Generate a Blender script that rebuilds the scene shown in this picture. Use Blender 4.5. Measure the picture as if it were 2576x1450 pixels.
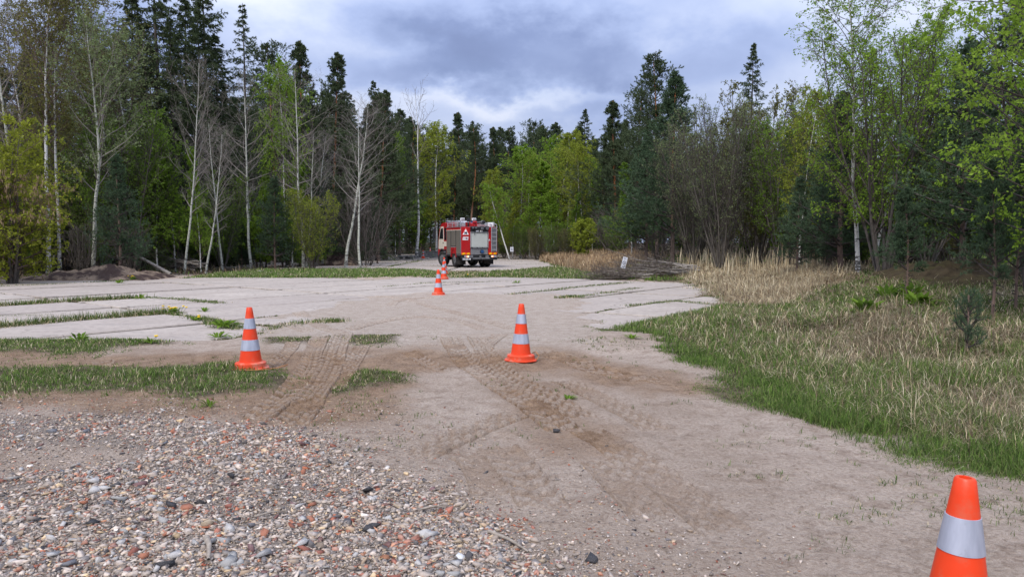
import bpy, bmesh, math, random
import numpy as np
from mathutils import Matrix, Vector

# ------------------------------------------------------------------ reset
for o in list(bpy.data.objects):
    bpy.data.objects.remove(o, do_unlink=True)
scene = bpy.context.scene
COL = scene.collection
R = math.radians

# ------------------------------------------------------------------ camera
FPX, CX, CY, HOR = 1800.0, 1288.0, 725.0, 608.0      # measured on the photo at 2576 px width
CAMH = 1.6
PITCH = math.atan((CY - HOR) / FPX)
cam_data = bpy.data.cameras.new("camera")
cam_data.sensor_width = 36.0
cam_data.lens = 36.0 * FPX / 2576.0
cam_data.clip_start = 0.05
cam_data.clip_end = 3000.0
cam = bpy.data.objects.new("camera", cam_data)
COL.objects.link(cam)
cam.location = (0, 0, CAMH)
cam.rotation_euler = (math.pi / 2 - PITCH, 0, 0)
scene.camera = cam

# ------------------------------------------------------------------ light and sky
SUN_EL, SUN_AZ = R(48), R(205)         # azimuth clockwise from +Y: behind the camera, a little left
EXPOSURE = 0.50
scene.view_settings.view_transform = 'Standard'
scene.view_settings.look = 'None'
scene.view_settings.exposure = EXPOSURE
scene.view_settings.gamma = 1.0
scene.view_settings.use_curve_mapping = False
scene.render.engine = 'CYCLES'
scene.cycles.max_bounces = 6
scene.cycles.diffuse_bounces = 3
scene.cycles.glossy_bounces = 2
scene.cycles.transmission_bounces = 3
sd = bpy.data.lights.new("sun", 'SUN')
sd.energy = 2.0
sd.angle = R(13)
sd.color = (1.0, 0.95, 0.88)
sun = bpy.data.objects.new("sun", sd)
COL.objects.link(sun)
sv = Vector((math.sin(SUN_AZ) * math.cos(SUN_EL), math.cos(SUN_AZ) * math.cos(SUN_EL), math.sin(SUN_EL)))
sun.rotation_euler = (-sv).to_track_quat('-Z', 'Y').to_euler()
sun.location = (0, 0, 40)

world = bpy.data.worlds.new("World")
scene.world = world
world.use_nodes = True
wn, wl = world.node_tree.nodes, world.node_tree.links
wn.clear()

class NT:
    """tiny helper to write node graphs"""
    def __init__(s, tree):
        s.t = tree
    def n(s, typ, **kw):
        nd = s.t.nodes.new(typ)
        for k, v in kw.items():
            setattr(nd, k, v)
        return nd
    def link(s, a, b):
        s.t.links.new(a, b)
    def put(s, sock, v):
        if isinstance(v, (int, float)):
            sock.default_value = v
        elif isinstance(v, (tuple, list)):
            if len(v) == 3 and len(sock.default_value) == 4:
                v = (*v, 1)
            sock.default_value = v
        else:
            s.t.links.new(v, sock)
    def m(s, op, a, b=0.0, c=None, clamp=False):
        nd = s.n('ShaderNodeMath', operation=op)
        nd.use_clamp = clamp
        s.put(nd.inputs[0], a); s.put(nd.inputs[1], b)
        if c is not None:
            s.put(nd.inputs[2], c)
        return nd.outputs[0]
    def mix(s, f, a, b, blend='MIX'):
        nd = s.n('ShaderNodeMix', data_type='RGBA', blend_type=blend)
        nd.clamp_factor = True
        s.put(nd.inputs['Factor'], f); s.put(nd.inputs['A'], a) if False else None
        ins = [i for i in nd.inputs if i.type == 'RGBA']
        s.put(ins[0], a); s.put(ins[1], b)
        return [o for o in nd.outputs if o.type == 'RGBA'][0]
    def noise(s, vec, scale, detail=4.0, rough=0.55, dist=0.0, color=False):
        nd = s.n('ShaderNodeTexNoise')
        if vec is not None:
            s.link(vec, nd.inputs['Vector'])
        nd.inputs['Scale'].default_value = scale
        nd.inputs['Detail'].default_value = detail
        nd.inputs['Roughness'].default_value = rough
        nd.inputs['Distortion'].default_value = dist
        return nd.outputs['Color' if color else 'Fac']
    def ramp(s, f, stops, interp='LINEAR'):
        nd = s.n('ShaderNodeValToRGB')
        s.put(nd.inputs[0], f)
        cr = nd.color_ramp
        cr.interpolation = interp
        while len(cr.elements) > 1:
            cr.elements.remove(cr.elements[-1])
        for i, (p, c) in enumerate(stops):
            e = cr.elements[0] if i == 0 else cr.elements.new(p)
            e.position = p
            if isinstance(c, (int, float)):
                c = (c, c, c)
            e.color = (*c[:3], 1)
        return nd.outputs[0]
    def mapr(s, v, a, b, c=0.0, d=1.0):
        nd = s.n('ShaderNodeMapRange')
        s.put(nd.inputs[0], v)
        for i, x in enumerate((a, b, c, d)):
            s.put(nd.inputs[i + 1], x)
        return nd.outputs[0]

W = NT(world.node_tree)
tc = W.n('ShaderNodeTexCoord')
sepd = W.n('ShaderNodeSeparateXYZ')
W.link(tc.outputs['Generated'], sepd.inputs[0])
dx, dy, dz = sepd.outputs
sky = W.n('ShaderNodeTexSky', sky_type='NISHITA')
sky.sun_disc = False
sky.sun_elevation = SUN_EL
sky.sun_rotation = SUN_AZ
sky.air_density = 1.0
sky.dust_density = 1.5
# cloud deck: project the view direction on a flat layer
zz = W.m('ADD', W.m('MAXIMUM', dz, 0.0), 0.16)
cxn = W.m('DIVIDE', dx, zz)
cyn = W.m('DIVIDE', dy, zz)
comb = W.n('ShaderNodeCombineXYZ')
W.put(comb.inputs[0], cxn); W.put(comb.inputs[1], W.m('MULTIPLY', cyn, 1.0)); W.put(comb.inputs[2], 3.7)
big = W.noise(comb.outputs[0], 0.62, 5.0, 0.48, 0.2)
comb2 = W.n('ShaderNodeCombineXYZ')
W.put(comb2.inputs[0], W.m('MULTIPLY', dx, 3.0)); W.put(comb2.inputs[1], W.m('MULTIPLY', dy, 3.0)); W.put(comb2.inputs[2], W.m('MULTIPLY', dz, 5.0))
med = W.noise(comb2.outputs[0], 1.25, 6.0, 0.47, 0.25)
# the heavy dark cloud that hangs over the clearing (low, straight ahead)
az = W.m('ARCTAN2', dx, dy)
wob = W.m('MULTIPLY', W.m('SUBTRACT', W.noise(comb2.outputs[0], 2.6, 5.0, 0.6), 0.5), 0.16)
el = W.m('ADD', dz, wob)
def blob(a0, e0, wa, we):
    u = W.m('POWER', W.m('DIVIDE', W.m('SUBTRACT', az, a0), wa), 2.0)
    v = W.m('POWER', W.m('DIVIDE', W.m('SUBTRACT', el, e0), we), 2.0)
    return W.m('EXPONENT', W.m('MULTIPLY', W.m('ADD', u, v), -1.0))
dark = W.m('ADD', W.m('ADD', blob(0.0, 0.245, 0.26, 0.045), W.m('MULTIPLY', blob(-0.06, 0.37, 0.26, 0.05), 0.35)),
           W.m('MULTIPLY', blob(0.05, 0.165, 0.3, 0.022), 0.28))
lite = W.m('ADD', W.m('ADD', blob(-0.36, 0.31, 0.10, 0.035), W.m('MULTIPLY', blob(0.30, 0.30, 0.14, 0.05), 0.5)),
           W.m('ADD', blob(-0.05, 0.195, 0.20, 0.014), W.m('MULTIPLY', blob(-0.17, 0.17, 0.09, 0.02), 0.9)))
val = W.m('ADD', W.m('MULTIPLY', big, 0.55), W.m('MULTIPLY', med, 0.65))
val = W.m('ADD', W.m('SUBTRACT', val, W.m('MULTIPLY', dark, 0.235)), W.m('MULTIPLY', lite, 0.105))
ccol = W.ramp(val, [(0.26, (0.18, 0.23, 0.41)), (0.40, (0.255, 0.325, 0.555)), (0.52, (0.40, 0.49, 0.76)),
                    (0.64, (0.60, 0.68, 0.90)), (0.80, (0.90, 0.93, 1.04))])
# an overcast sky is about three times as bright overhead as at the horizon
cie = W.m('MULTIPLY', W.m('ADD', 1.0, W.m('MULTIPLY', W.m('MAXIMUM', dz, 0.0), 2.0)), 0.55)
ccol2 = W.n('ShaderNodeVectorMath', operation='SCALE')
W.link(ccol, ccol2.inputs[0]); W.link(cie, ccol2.inputs['Scale'])
nsky = W.n('ShaderNodeVectorMath', operation='SCALE')
W.link(sky.outputs[0], nsky.inputs[0]); nsky.inputs['Scale'].default_value = 0.10
cov = W.mapr(big, 0.30, 0.42, 0.80, 0.97)
skymix = W.mix(cov, nsky.outputs[0], ccol2.outputs[0])
bg = W.n('ShaderNodeBackground')
W.link(skymix, bg.inputs[0]); bg.inputs[1].default_value = 1.0
wout = W.n('ShaderNodeOutputWorld')
W.link(bg.outputs[0], wout.inputs[0])

# ------------------------------------------------------------------ helpers: pixel -> place
cP, sP = math.cos(PITCH), math.sin(PITCH)
def ray(px, py):
    a = (px - CX) / FPX; b = (CY - py) / FPX
    return a, cP + b * sP, -sP + b * cP
def gnd(px, py, z=0.0):
    a, f, u = ray(px, py)
    t = (z - CAMH) / u
    return (a * t, f * t)
def at(px, py, d):
    """point seen at a pixel, d metres ahead"""
    a, f, u = ray(px, py)
    t = d / f
    return (a * t, d, CAMH + u * t)
def poly(pts):
    return np.array([gnd(*p) if p[1] > 5 else p for p in pts], float)

# ------------------------------------------------------------------ numeric noise
_rt = np.random.default_rng(5).random((256, 256))
def vnoise(x, y, seed=0):
    x = np.asarray(x, float) + seed * 17.31; y = np.asarray(y, float) + seed * 41.7
    xi = np.floor(x).astype(int); yi = np.floor(y).astype(int)
    fx = x - xi; fy = y - yi
    fx = fx * fx * (3 - 2 * fx); fy = fy * fy * (3 - 2 * fy)
    a = _rt[xi & 255, yi & 255]; b = _rt[(xi + 1) & 255, yi & 255]
    c = _rt[xi & 255, (yi + 1) & 255]; d = _rt[(xi + 1) & 255, (yi + 1) & 255]
    return (a * (1 - fx) + b * fx) * (1 - fy) + (c * (1 - fx) + d * fx) * fy
def fbm(x, y, seed=0, oct=4):
    s = 0; amp = 0.5; tot = 0
    for i in range(oct):
        s = s + amp * vnoise(np.asarray(x) * 2 ** i, np.asarray(y) * 2 ** i, seed + i * 3)
        tot += amp; amp *= 0.5
    return s / tot
def sstep(a, b, x):
    t = np.clip((np.asarray(x, float) - a) / (b - a), 0, 1)
    return t * t * (3 - 2 * t)
def sdist(P, x, y):
    """signed distance to polygon, positive inside"""
    x = np.asarray(x, float); y = np.asarray(y, float)
    d = np.full(x.shape, 1e9); ins = np.zeros(x.shape, bool)
    n = len(P)
    for i in range(n):
        ax, ay = P[i]; bx_, by_ = P[(i + 1) % n]
        ex, ey = bx_ - ax, by_ - ay
        t = np.clip(((x - ax) * ex + (y - ay) * ey) / (ex * ex + ey * ey + 1e-12), 0, 1)
        d = np.minimum(d, (x - ax - t * ex) ** 2 + (y - ay - t * ey) ** 2)
        cond = (ay > y) != (by_ > y)
        with np.errstate(divide='ignore', invalid='ignore'):
            xx = ex * (y - ay) / (ey if ey != 0 else 1e-12) + ax
        ins ^= cond & (x < xx)
    return np.where(ins, 1, -1) * np.sqrt(d)
def ldist(P, x, y):
    """distance to an open polyline"""
    d = np.full(np.shape(x), 1e9)
    for i in range(len(P) - 1):
        ax, ay = P[i]; ex, ey = P[i + 1][0] - ax, P[i + 1][1] - ay
        t = np.clip(((x - ax) * ex + (y - ay) * ey) / (ex * ex + ey * ey + 1e-12), 0, 1)
        d = np.minimum(d, np.hypot(x - ax - t * ex, y - ay - t * ey))
    return d

# ------------------------------------------------------------------ helpers: meshes, tags
def np_mesh(name, V, F4=None, F3=None, col=None, tint=None, smooth=False, mats=()):
    me = bpy.data.meshes.new(name)
    V = np.ascontiguousarray(V, np.float32)
    n4 = 0 if F4 is None else len(F4); n3 = 0 if F3 is None else len(F3)
    me.vertices.add(len(V)); me.vertices.foreach_set('co', V.ravel())
    idx = []
    if n4: idx.append(np.asarray(F4, np.int32).ravel())
    if n3: idx.append(np.asarray(F3, np.int32).ravel())
    idx = np.concatenate(idx)
    me.loops.add(len(idx)); me.loops.foreach_set('vertex_index', idx)
    tot = np.concatenate([np.full(n4, 4, np.int32), np.full(n3, 3, np.int32)])
    st = np.concatenate([[0], np.cumsum(tot)[:-1]]).astype(np.int32)
    me.polygons.add(n4 + n3)
    me.polygons.foreach_set('loop_start', st)
    try:
        me.polygons.foreach_set('loop_total', tot)
    except Exception:
        pass
    if smooth:
        me.polygons.foreach_set('use_smooth', np.ones(n4 + n3, bool))
    if col is not None:
        a = me.attributes.new('Col', 'FLOAT_COLOR', 'POINT')
        c = np.ones((len(V), 4), np.float32); c[:, :3] = col
        a.data.foreach_set('color', c.ravel())
    if tint is not None:
        a = me.attributes.new('tint', 'FLOAT', 'POINT')
        a.data.foreach_set('value', np.asarray(tint, np.float32))
    for m in mats:
        me.materials.append(m)
    me.update(calc_edges=True)
    return me
def obj(name, me, parent=None, loc=None, rot=None):
    o = bpy.data.objects.new(name, me)
    COL.objects.link(o)
    if parent is not None: o.parent = parent
    if loc is not None: o.location = loc
    if rot is not None: o.rotation_euler = rot
    return o
def tag(o, label=None, cat=None, group=None, kind=None):
    if label: o['label'] = label
    if cat: o['category'] = cat
    if group: o['group'] = group
    if kind: o['kind'] = kind
    return o
def empty(name, loc=(0, 0, 0), rz=0):
    o = bpy.data.objects.new(name, None)
    o.empty_display_size = 0.2
    COL.objects.link(o); o.location = loc; o.rotation_euler = (0, 0, rz)
    return o

class Acc:
    """collects numpy geometry"""
    def __init__(s): s.V = []; s.F4 = []; s.F3 = []; s.C = []; s.T = []; s.n = 0
    def add(s, V, F4=None, F3=None, col=None, tint=None):
        V = np.asarray(V, float).reshape(-1, 3)
        if F4 is not None and len(F4): s.F4.append(np.asarray(F4) + s.n)
        if F3 is not None and len(F3): s.F3.append(np.asarray(F3) + s.n)
        if col is not None: s.C.append(np.broadcast_to(np.asarray(col, float), (len(V), 3)))
        if tint is not None: s.T.append(np.broadcast_to(np.asarray(tint, float), (len(V),)))
        s.V.append(V); s.n += len(V)
    def mesh(s, name, mats=(), smooth=False):
        return np_mesh(name, np.concatenate(s.V), np.concatenate(s.F4) if s.F4 else None,
                       np.concatenate(s.F3) if s.F3 else None,
                       np.concatenate(s.C) if s.C else None, np.concatenate(s.T) if s.T else None, smooth, mats)

# ------------------------------------------------------------------ materials
def new_mat(name):
    m = bpy.data.materials.new(name); m.use_nodes = True
    m.node_tree.nodes.clear()
    return m, NT(m.node_tree)
def finish(N, bsdf):
    out = N.n('ShaderNodeOutputMaterial'); N.link(bsdf, out.inputs[0])
def bump(N, h, strength=0.5, dist=0.02):
    b = N.n('ShaderNodeBump'); N.put(b.inputs['Height'], h)
    b.inputs['Strength'].default_value = strength; b.inputs['Distance'].default_value = dist
    return b.outputs[0]
def pbsdf(N, col, rough=0.6, metal=0.0, normal=None, spec=0.3, emis=None, estr=0.0):
    p = N.n('ShaderNodeBsdfPrincipled')
    N.put(p.inputs['Base Color'], col); N.put(p.inputs['Roughness'], rough)
    p.inputs['Metallic'].default_value = metal
    p.inputs['Specular IOR Level'].default_value = spec
    if normal is not None: N.link(normal, p.inputs['Normal'])
    if emis is not None:
        N.put(p.inputs['Emission Color'], emis); p.inputs['Emission Strength'].default_value = estr
    return p.outputs[0]
def simple(name, col, rough=0.5, metal=0.0, var=0.25, scale=6.0, bmp=0.0, spec=0.3, dirt=None):
    m, N = new_mat(name)
    t = N.n('ShaderNodeTexCoord').outputs['Object']
    nz = N.noise(t, scale, 5.0, 0.6)
    c2 = tuple(x * (1 - var) for x in col)
    c = N.mix(N.mapr(nz, 0.3, 0.7), c2, tuple(min(1, x * (1 + var * 0.5)) for x in col))
    if dirt:
        n2 = N.noise(t, dirt[1], 6.0, 0.65)
        c = N.mix(N.mapr(n2, 0.48, 0.72, 0.0, dirt[2]), c, dirt[0])
    nm = bump(N, N.noise(t, scale * 6, 4.0), bmp, 0.01) if bmp else None
    finish(N, pbsdf(N, c, rough, metal, nm, spec))
    return m
def glow(name, col, strength):
    m, N = new_mat(name)
    finish(N, pbsdf(N, col, 0.4, emis=col, estr=strength))
    return m
def leafmat(name, dark, light, trans=0.35, rough=0.6):
    m, N = new_mat(name)
    at_ = N.n('ShaderNodeAttribute'); at_.attribute_name = 'tint'
    c = N.mix(at_.outputs['Fac'], dark, light)
    d = N.n('ShaderNodeBsdfDiffuse'); N.put(d.inputs[0], c)
    t = N.n('ShaderNodeBsdfTranslucent')
    N.put(t.inputs[0], N.mix(0.35, c, (light[0] * 1.2, light[1] * 1.2, light[2] * 0.7)))
    mx = N.n('ShaderNodeMixShader'); mx.inputs[0].default_value = trans
    N.link(d.outputs[0], mx.inputs[1]); N.link(t.outputs[0], mx.inputs[2])
    finish(N, mx.outputs[0])
    return m
# ================================================================== GROUND
# outlines read from the photograph and laid on the ground
P_RIGHT = poly([(3300, 1400), (2800, 1262), (2576, 1205), (2344, 1150), (2149, 1110), (1954, 1040), (1850, 975), (1720, 905), (1600, 852),
                (1528, 822), (1690, 790), (1800, 768), (1750, 738), (1700, 706), (1520, 700), (1420, 676), (1345, 655)]
               ) .tolist() + [(2.2, 66), (2.0, 90), (75, 95), (75, 1.5), (9, 1.5)]
P_RIGHT = np.array(P_RIGHT)
P_SLAB1 = poly([(-900, 866), (430, 856), (700, 850), (1150, 846), (1420, 836), (1530, 816), (1690, 792), (1800, 766), (1745, 722), (1690, 706),
                (1500, 699), (480, 699), (150, 709), (-500, 716)])
P_SLAB2 = np.concatenate([poly([(520, 676), (1010, 679), (1180, 681), (1390, 672), (1340, 655)]), np.array([(1.5, 64), (-1, 76), (-8, 84), (-16, 76), (-20, 62), (-19, 50)])])
P_RUBBLE = poly([(-200, 1035), (60, 1040), (330, 1048), (560, 1062), (800, 1088), (860, 1150), (980, 1240), (1200, 1330), (1350, 1420), (1420, 1500), (1400, 2200), (-900, 2200), (-600, 1200)])
P_RUBGAP = poly([(-300, 1128), (150, 1118), (380, 1128), (430, 1150), (250, 1178), (60, 1200), (-100, 1240), (-400, 1260)])
P_SAND = poly([(-300, 893), (600, 886), (760, 858), (1000, 868), (1180, 852), (1400, 868), (1560, 905), (1800, 975), (1700, 990), (1500, 962), (1370, 935), (1290, 945), (1180, 930), (1070, 940), (1000, 1000),
               (950, 1060), (820, 1082), (500, 1045), (-300, 1030)])
P_SAND2 = poly([(1150, 850), (1340, 900), (1420, 960), (1480, 1040), (1560, 1130), (1400, 1140), (1300, 1020), (1200, 930)])
P_DUST = poly([(600, 890), (660, 830), (690, 790), (900, 745), (1080, 735), (1230, 738), (1420, 738), (1520, 770), (1480, 800), (1560, 850), (1500, 890), (1150, 895), (900, 895)])
P_G1 = poly([(-300, 928), (100, 930), (380, 930), (560, 920), (690, 938), (735, 955), (720, 985), (600, 990), (480, 1006), (380, 985), (-300, 992)])
P_G2 = poly([(-400, 858), (150, 850), (420, 866), (440, 874), (300, 880), (240, 900), (160, 908), (120, 894), (-400, 890)])
P_G3 = poly([(655, 858), (1000, 852), (985, 872), (930, 876), (820, 866), (680, 872)])
P_G4 = poly([(905, 934), (1035, 950), (1010, 965), (930, 972), (880, 985), (850, 992), (820, 985), (870, 962)])
SMALLG = [((845, 1028), 0.22), ((945, 1014), 0.18), ((840, 996), 0.3), ((560, 812), 0.55), ((560, 842), 0.55), ((490, 797), 0.4), ((945, 873), 0.3), ((1080, 858), 0.28), ((525, 1020), 0.18),
          ((1880, 1120), 0.2), ((1920, 1200), 0.22), ((1010, 1046), 0.22), ((1500, 862), 0.5), ((1560, 880), 0.4), ((2230, 1290), 0.3), ((2130, 1300), 0.22), ((1860, 1178), 0.2), ((980, 1010), 0.15), ((2440, 1230), 0.3), ((2380, 1265), 0.25), ((2540, 1290), 0.25), ((2300, 1215), 0.3), ((2500, 1255), 0.3), ((2200, 1180), 0.3)]
P_MIDL = poly([(470, 699), (640, 681), (1000, 679), (1090, 683), (1090, 694), (900, 698), (600, 699)])
P_MIDR = poly([(1150, 699), (1240, 686), (1330, 680), (1400, 674), (1530, 699), (1420, 702), (1260, 697)])
P_MIDC = poly([(1060, 698), (1150, 700), (1250, 690), (1200, 683), (1090, 684)])
ALLG = [P_G1, P_G2, P_G3, P_G4]
UA = R(52.0)
U1 = np.array([math.cos(UA), math.sin(UA)]); V1 = np.array([math.sin(UA), -math.cos(UA)])
O1 = np.array(gnd(420, 788))                        # a joint crossing seen in the photo
SW, SL = 2.45, 6.1
UA2 = R(86.0)
U2 = np.array([math.cos(UA2), math.sin(UA2)]); V2 = np.array([math.sin(UA2), -math.cos(UA2)])
O2 = np.array(gnd(1068, 652))
SW2, SL2 = 6.1, 2.05
# strongest grass-grown joints
JOINTS = [poly([(-500, 800), (0, 770), (170, 757), (350, 749)]), poly([(-500, 868), (0, 823), (200, 803), (425, 787)]), poly([(420, 785), (500, 800), (600, 826)]),
          poly([(-400, 810), (0, 795), (110, 791)])]
JTHIN = [poly([(1280, 740), (1450, 722), (1600, 708)]), poly([(1405, 752), (1500, 740), (1610, 724)]), poly([(1590, 768), (1700, 757), (1790, 766)]), poly([(960, 722), (1080, 712), (1300, 708)]),
         poly([(-200, 728), (100, 716), (330, 704)]), poly([(360, 748), (450, 752), (560, 762)]), poly([(680, 830), (760, 815), (850, 812)]), poly([(1060, 655), (990, 668), (930, 681)])]

def rgrass(x, y):
    return sdist(P_RIGHT, x, y)
def h(x, y):
    """height of the land"""
    x = np.asarray(x, float); y = np.asarray(y, float)
    s = rgrass(x, y)
    z = 0.30 * sstep(0.2, 6, s) + 0.55 * np.exp(-((x - 12.5) / 5.5) ** 2 - ((y - 21) / 7.0) ** 2) * sstep(0.5, 5, s)
    z = z + (fbm(x * 0.45, y * 0.45, 3) - 0.5) * 0.45 * sstep(0.4, 3.5, s)
    z = z + 0.5 * sstep(-19, -30, x) * sstep(20, 34, y)
    z = z + 0.4 * sstep(60, 95, y)
    return z
def hz(x, y):
    return float(h(np.array([x]), np.array([y]))[0])

TRACKS = [  # centre lines of the tyre prints (photo pixels on the ground), width, depth of print
    ([(868, 846), (850, 872), (838, 905), (815, 955), (775, 1010), (730, 1062), (705, 1080)], 0.34, 1.0),
    ([(812, 850), (792, 880), (775, 925), (728, 985), (655, 1040), (600, 1072)], 0.30, 0.9),
    ([(915, 868), (895, 900), (860, 950), (830, 1000)], 0.26, 0.6),
    ([(1128, 850), (1140, 872), (1168, 905), (1225, 945), (1290, 985), (1370, 1040), (1450, 1100)], 0.34, 1.0),
    ([(1195, 848), (1215, 880), (1255, 925), (1320, 968), (1400, 1010), (1490, 1060)], 0.32, 1.0),
    ([(1265, 842), (1235, 862), (1215, 885), (1205, 915)], 0.28, 0.7),
    ([(1345, 880), (1430, 905), (1530, 930), (1640, 952), (1740, 962)], 0.34, 0.8),
    ([(1390, 893), (1480, 925), (1590, 948), (1690, 966)], 0.26, 0.6),
    ([(1010, 1165), (1080, 1130), (1180, 1085), (1270, 1050), (1350, 1020)], 0.30, 0.8),
    ([(1230, 1100), (1290, 1160), (1350, 1240), (1420, 1330)], 0.34, 0.75),
    ([(1450, 1060), (1560, 1130), (1660, 1200), (1780, 1290), (1900, 1400)], 0.34, 0.7),
    ([(745, 782), (775, 805), (815, 828), (880, 846)], 0.30, 0.55),
    ([(700, 800), (735, 822), (790, 842)], 0.28, 0.5),
    ([(730, 785), (760, 770), (830, 756), (920, 748), (1010, 752), (1060, 765)], 0.28, 0.5),
    ([(980, 775), (1000, 760), (1060, 752), (1130, 752)], 0.26, 0.45),
    ([(240, 905), (262, 918), (250, 928)], 0.28, 0.7),
    ([(745, 862), (715, 895), (672, 935)], 0.24, 0.55),
    ([(1010, 880), (1050, 900), (1100, 925), (1150, 940)], 0.26, 0.6),
    ([(1390, 945), (1480, 985), (1580, 1035), (1690, 1100)], 0.28, 0.8),
    ([(1120, 1120), (1190, 1150), (1230, 1210), (1250, 1290)], 0.30, 0.7),
    ([(1480, 1130), (1530, 1180), (1600, 1250), (1700, 1360)], 0.30, 0.7),
    ([(860, 838), (960, 812), (1060, 800), (1160, 812), (1230, 838)], 0.28, 0.55),
    ([(1300, 835), (1240, 815), (1150, 790), (1080, 772), (1040, 755)], 0.28, 0.5),
]
def catmull(P, step):
    P = np.asarray(P, float)
    P = np.vstack([2 * P[0] - P[1], P, 2 * P[-1] - P[-2]])
    out = []
    for i in range(1, len(P) - 2):
        p0, p1, p2, p3 = P[i - 1:i + 3]
        n = max(2, int(np.linalg.norm(p2 - p1) / step))
        t = np.linspace(0, 1, n, endpoint=False)[:, None]
        out.append(0.5 * (2 * p1 + (p2 - p0) * t + (2 * p0 - 5 * p1 + 4 * p2 - p3) * t * t + (3 * p1 - p0 - 3 * p2 + p3) * t ** 3))
    out.append(P[-2][None])
    return np.concatenate(out)
TRK = [(catmull(poly(p), 0.016), w, k) for p, w, k in TRACKS]

# ---- the one sheet of land: fine near the clearing, coarse far away
def axis(parts):
    out = []
    for a, b, s in parts:
        out.append(np.arange(a, b, s))
    return np.unique(np.round(np.concatenate(out), 4))
gx = axis([(-500, -120, 40), (-120, -30, 3), (-30, -8, 0.35), (-8, -4.2, 0.12), (-4.2, 5.2, 0.04), (5.2, 9, 0.12), (9, 30, 0.35), (30, 120, 3), (120, 501, 40)])
gy = axis([(-60, -4, 8), (-4, 2.6, 0.4), (2.6, 7.5, 0.04), (7.5, 12, 0.06), (12, 20, 0.12), (20, 34, 0.25), (34, 60, 0.6), (60, 130, 3), (130, 901, 40)])
X, Y = np.meshgrid(gx, gy)
xf, yf = X.ravel(), Y.ravel()
m_rg = rgrass(xf, yf)
m_s1 = sdist(P_SLAB1, xf, yf); m_s2 = sdist(P_SLAB2, xf, yf)
m_dust = sdist(P_DUST, xf, yf)
wobn = (fbm(xf * 1.3, yf * 1.3, 9) - 0.5)
inslab = np.maximum(sstep(0.3, -0.2, -m_s1 - 0.2), sstep(0.3, -0.2, -m_s2 - 0.2))
dustc = sstep(-0.5, 0.9, m_dust + wobn * 2.2)
Z = h(xf, yf)
gap = sdist(P_RUBGAP, xf, yf)
m_rub = sdist(P_RUBBLE, xf, yf)
rubk = sstep(-0.25, 0.35, m_rub + wobn * 0.8) * (1 - sstep(-0.1, 0.25, gap + wobn * 0.5))
sandk = np.maximum(sstep(-0.35, 0.35, sdist(P_SAND, xf, yf) + wobn * 1.4), 0.75 * sstep(-0.3, 0.3, sdist(P_SAND2, xf, yf) + wobn))
greenk = np.zeros_like(xf)
for P in ALLG + [P_MIDL, P_MIDR]:
    greenk = np.maximum(greenk, sstep(-0.25, 0.12, sdist(P, xf, yf) + wobn * 0.5))
for (p, r) in SMALLG:
    q = gnd(*p); greenk = np.maximum(greenk, 0.35 * sstep(r * 1.0, r * 0.3, np.hypot(xf - q[0], (yf - q[1]) * 1.8) + wobn * r))
for J in JOINTS:
    greenk = np.maximum(greenk, sstep(0.30, 0.12, ldist(J, xf, yf) + wobn * 0.15))
rgk = sstep(-0.3, 0.5, m_rg + wobn * 2.2)
trk = np.full(xf.shape, 9.0)
for T, w, k in TRK:
    sub = T[::8]
    bb = (xf > sub[:, 0].min() - 1) & (xf < sub[:, 0].max() + 1) & (yf > sub[:, 1].min() - 1) & (yf < sub[:, 1].max() + 1)
    trk[bb] = np.minimum(trk[bb], ldist(sub, xf[bb], yf[bb]) - w / 2)
churn = sandk * (1 - sstep(0.0, 0.1, -trk))
Z += 0.035 * (fbm(xf * 2.2, yf * 2.2, 1) - 0.5) * (1 + 1.3 * sandk) * (1 - 0.6 * inslab)
Z += (0.009 + 0.012 * sandk + 0.008 * rubk) * (fbm(xf * 9, yf * 9, 2) - 0.5) * 2 * sstep(0.0, 0.12, trk) * sstep(16, 9, yf)
# ripples left by wheels that crossed the soft ground
rip = np.sin((yf * 0.95 + xf * 0.25 + wobn * 0.9) * 52) * sstep(0.45, 0.6, fbm(xf * 0.7, yf * 1.1, 21))
Z += 0.006 * rip * sstep(0.02, 0.15, trk) * sstep(10, 7, yf) * (1 - rubk) * (1 - rgk)
Z -= 0.045 * inslab * (1 - 0.75 * dustc)
Z += 0.040 * dustc * inslab + 0.03 * greenk * (1 - inslab)
Z -= 0.018 * sstep(0.03, -0.02, trk) * (1 - inslab)
Z += 0.02 * rubk
Z += 0.042 * sstep(0.25, -0.15, m_s1) * sstep(-2.8, -1.8, m_s1) * sstep(13.0, 11.8, yf)     # sand washed over the ends of the front slabs
nx_, ny_ = len(gx), len(gy)
Zg = Z.reshape(ny_, nx_)
def zs(x, y):
    """height of the finished ground surface"""
    x = np.asarray(x, float); y = np.asarray(y, float)
    i = np.clip(np.searchsorted(gx, x) - 1, 0, nx_ - 2); j = np.clip(np.searchsorted(gy, y) - 1, 0, ny_ - 2)
    fx = np.clip((x - gx[i]) / (gx[i + 1] - gx[i]), 0, 1); fy = np.clip((y - gy[j]) / (gy[j + 1] - gy[j]), 0, 1)
    return (Zg[j, i] * (1 - fx) + Zg[j, i + 1] * fx) * (1 - fy) + (Zg[j + 1, i] * (1 - fx) + Zg[j + 1, i + 1] * fx) * fy
def zs1(x, y): return float(zs(np.array([x]), np.array([y]))[0])
ii = np.arange(nx_ * ny_).reshape(ny_, nx_)
F4 = np.stack([ii[:-1, :-1].ravel(), ii[:-1, 1:].ravel(), ii[1:, 1:].ravel(), ii[1:, :-1].ravel()], 1)
litter = np.maximum(sstep(62, 84, yf), np.maximum(sstep(-17, -22, xf + (yf - 30) * 0.25) * sstep(27, 33, yf), sstep(9, 14, m_rg)))
litter = np.maximum(litter, sstep(33, 37, yf) * sstep(-9.5, -13.5, xf + (yf - 45) * 0.06))
litter = litter * (1 - inslab)
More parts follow.
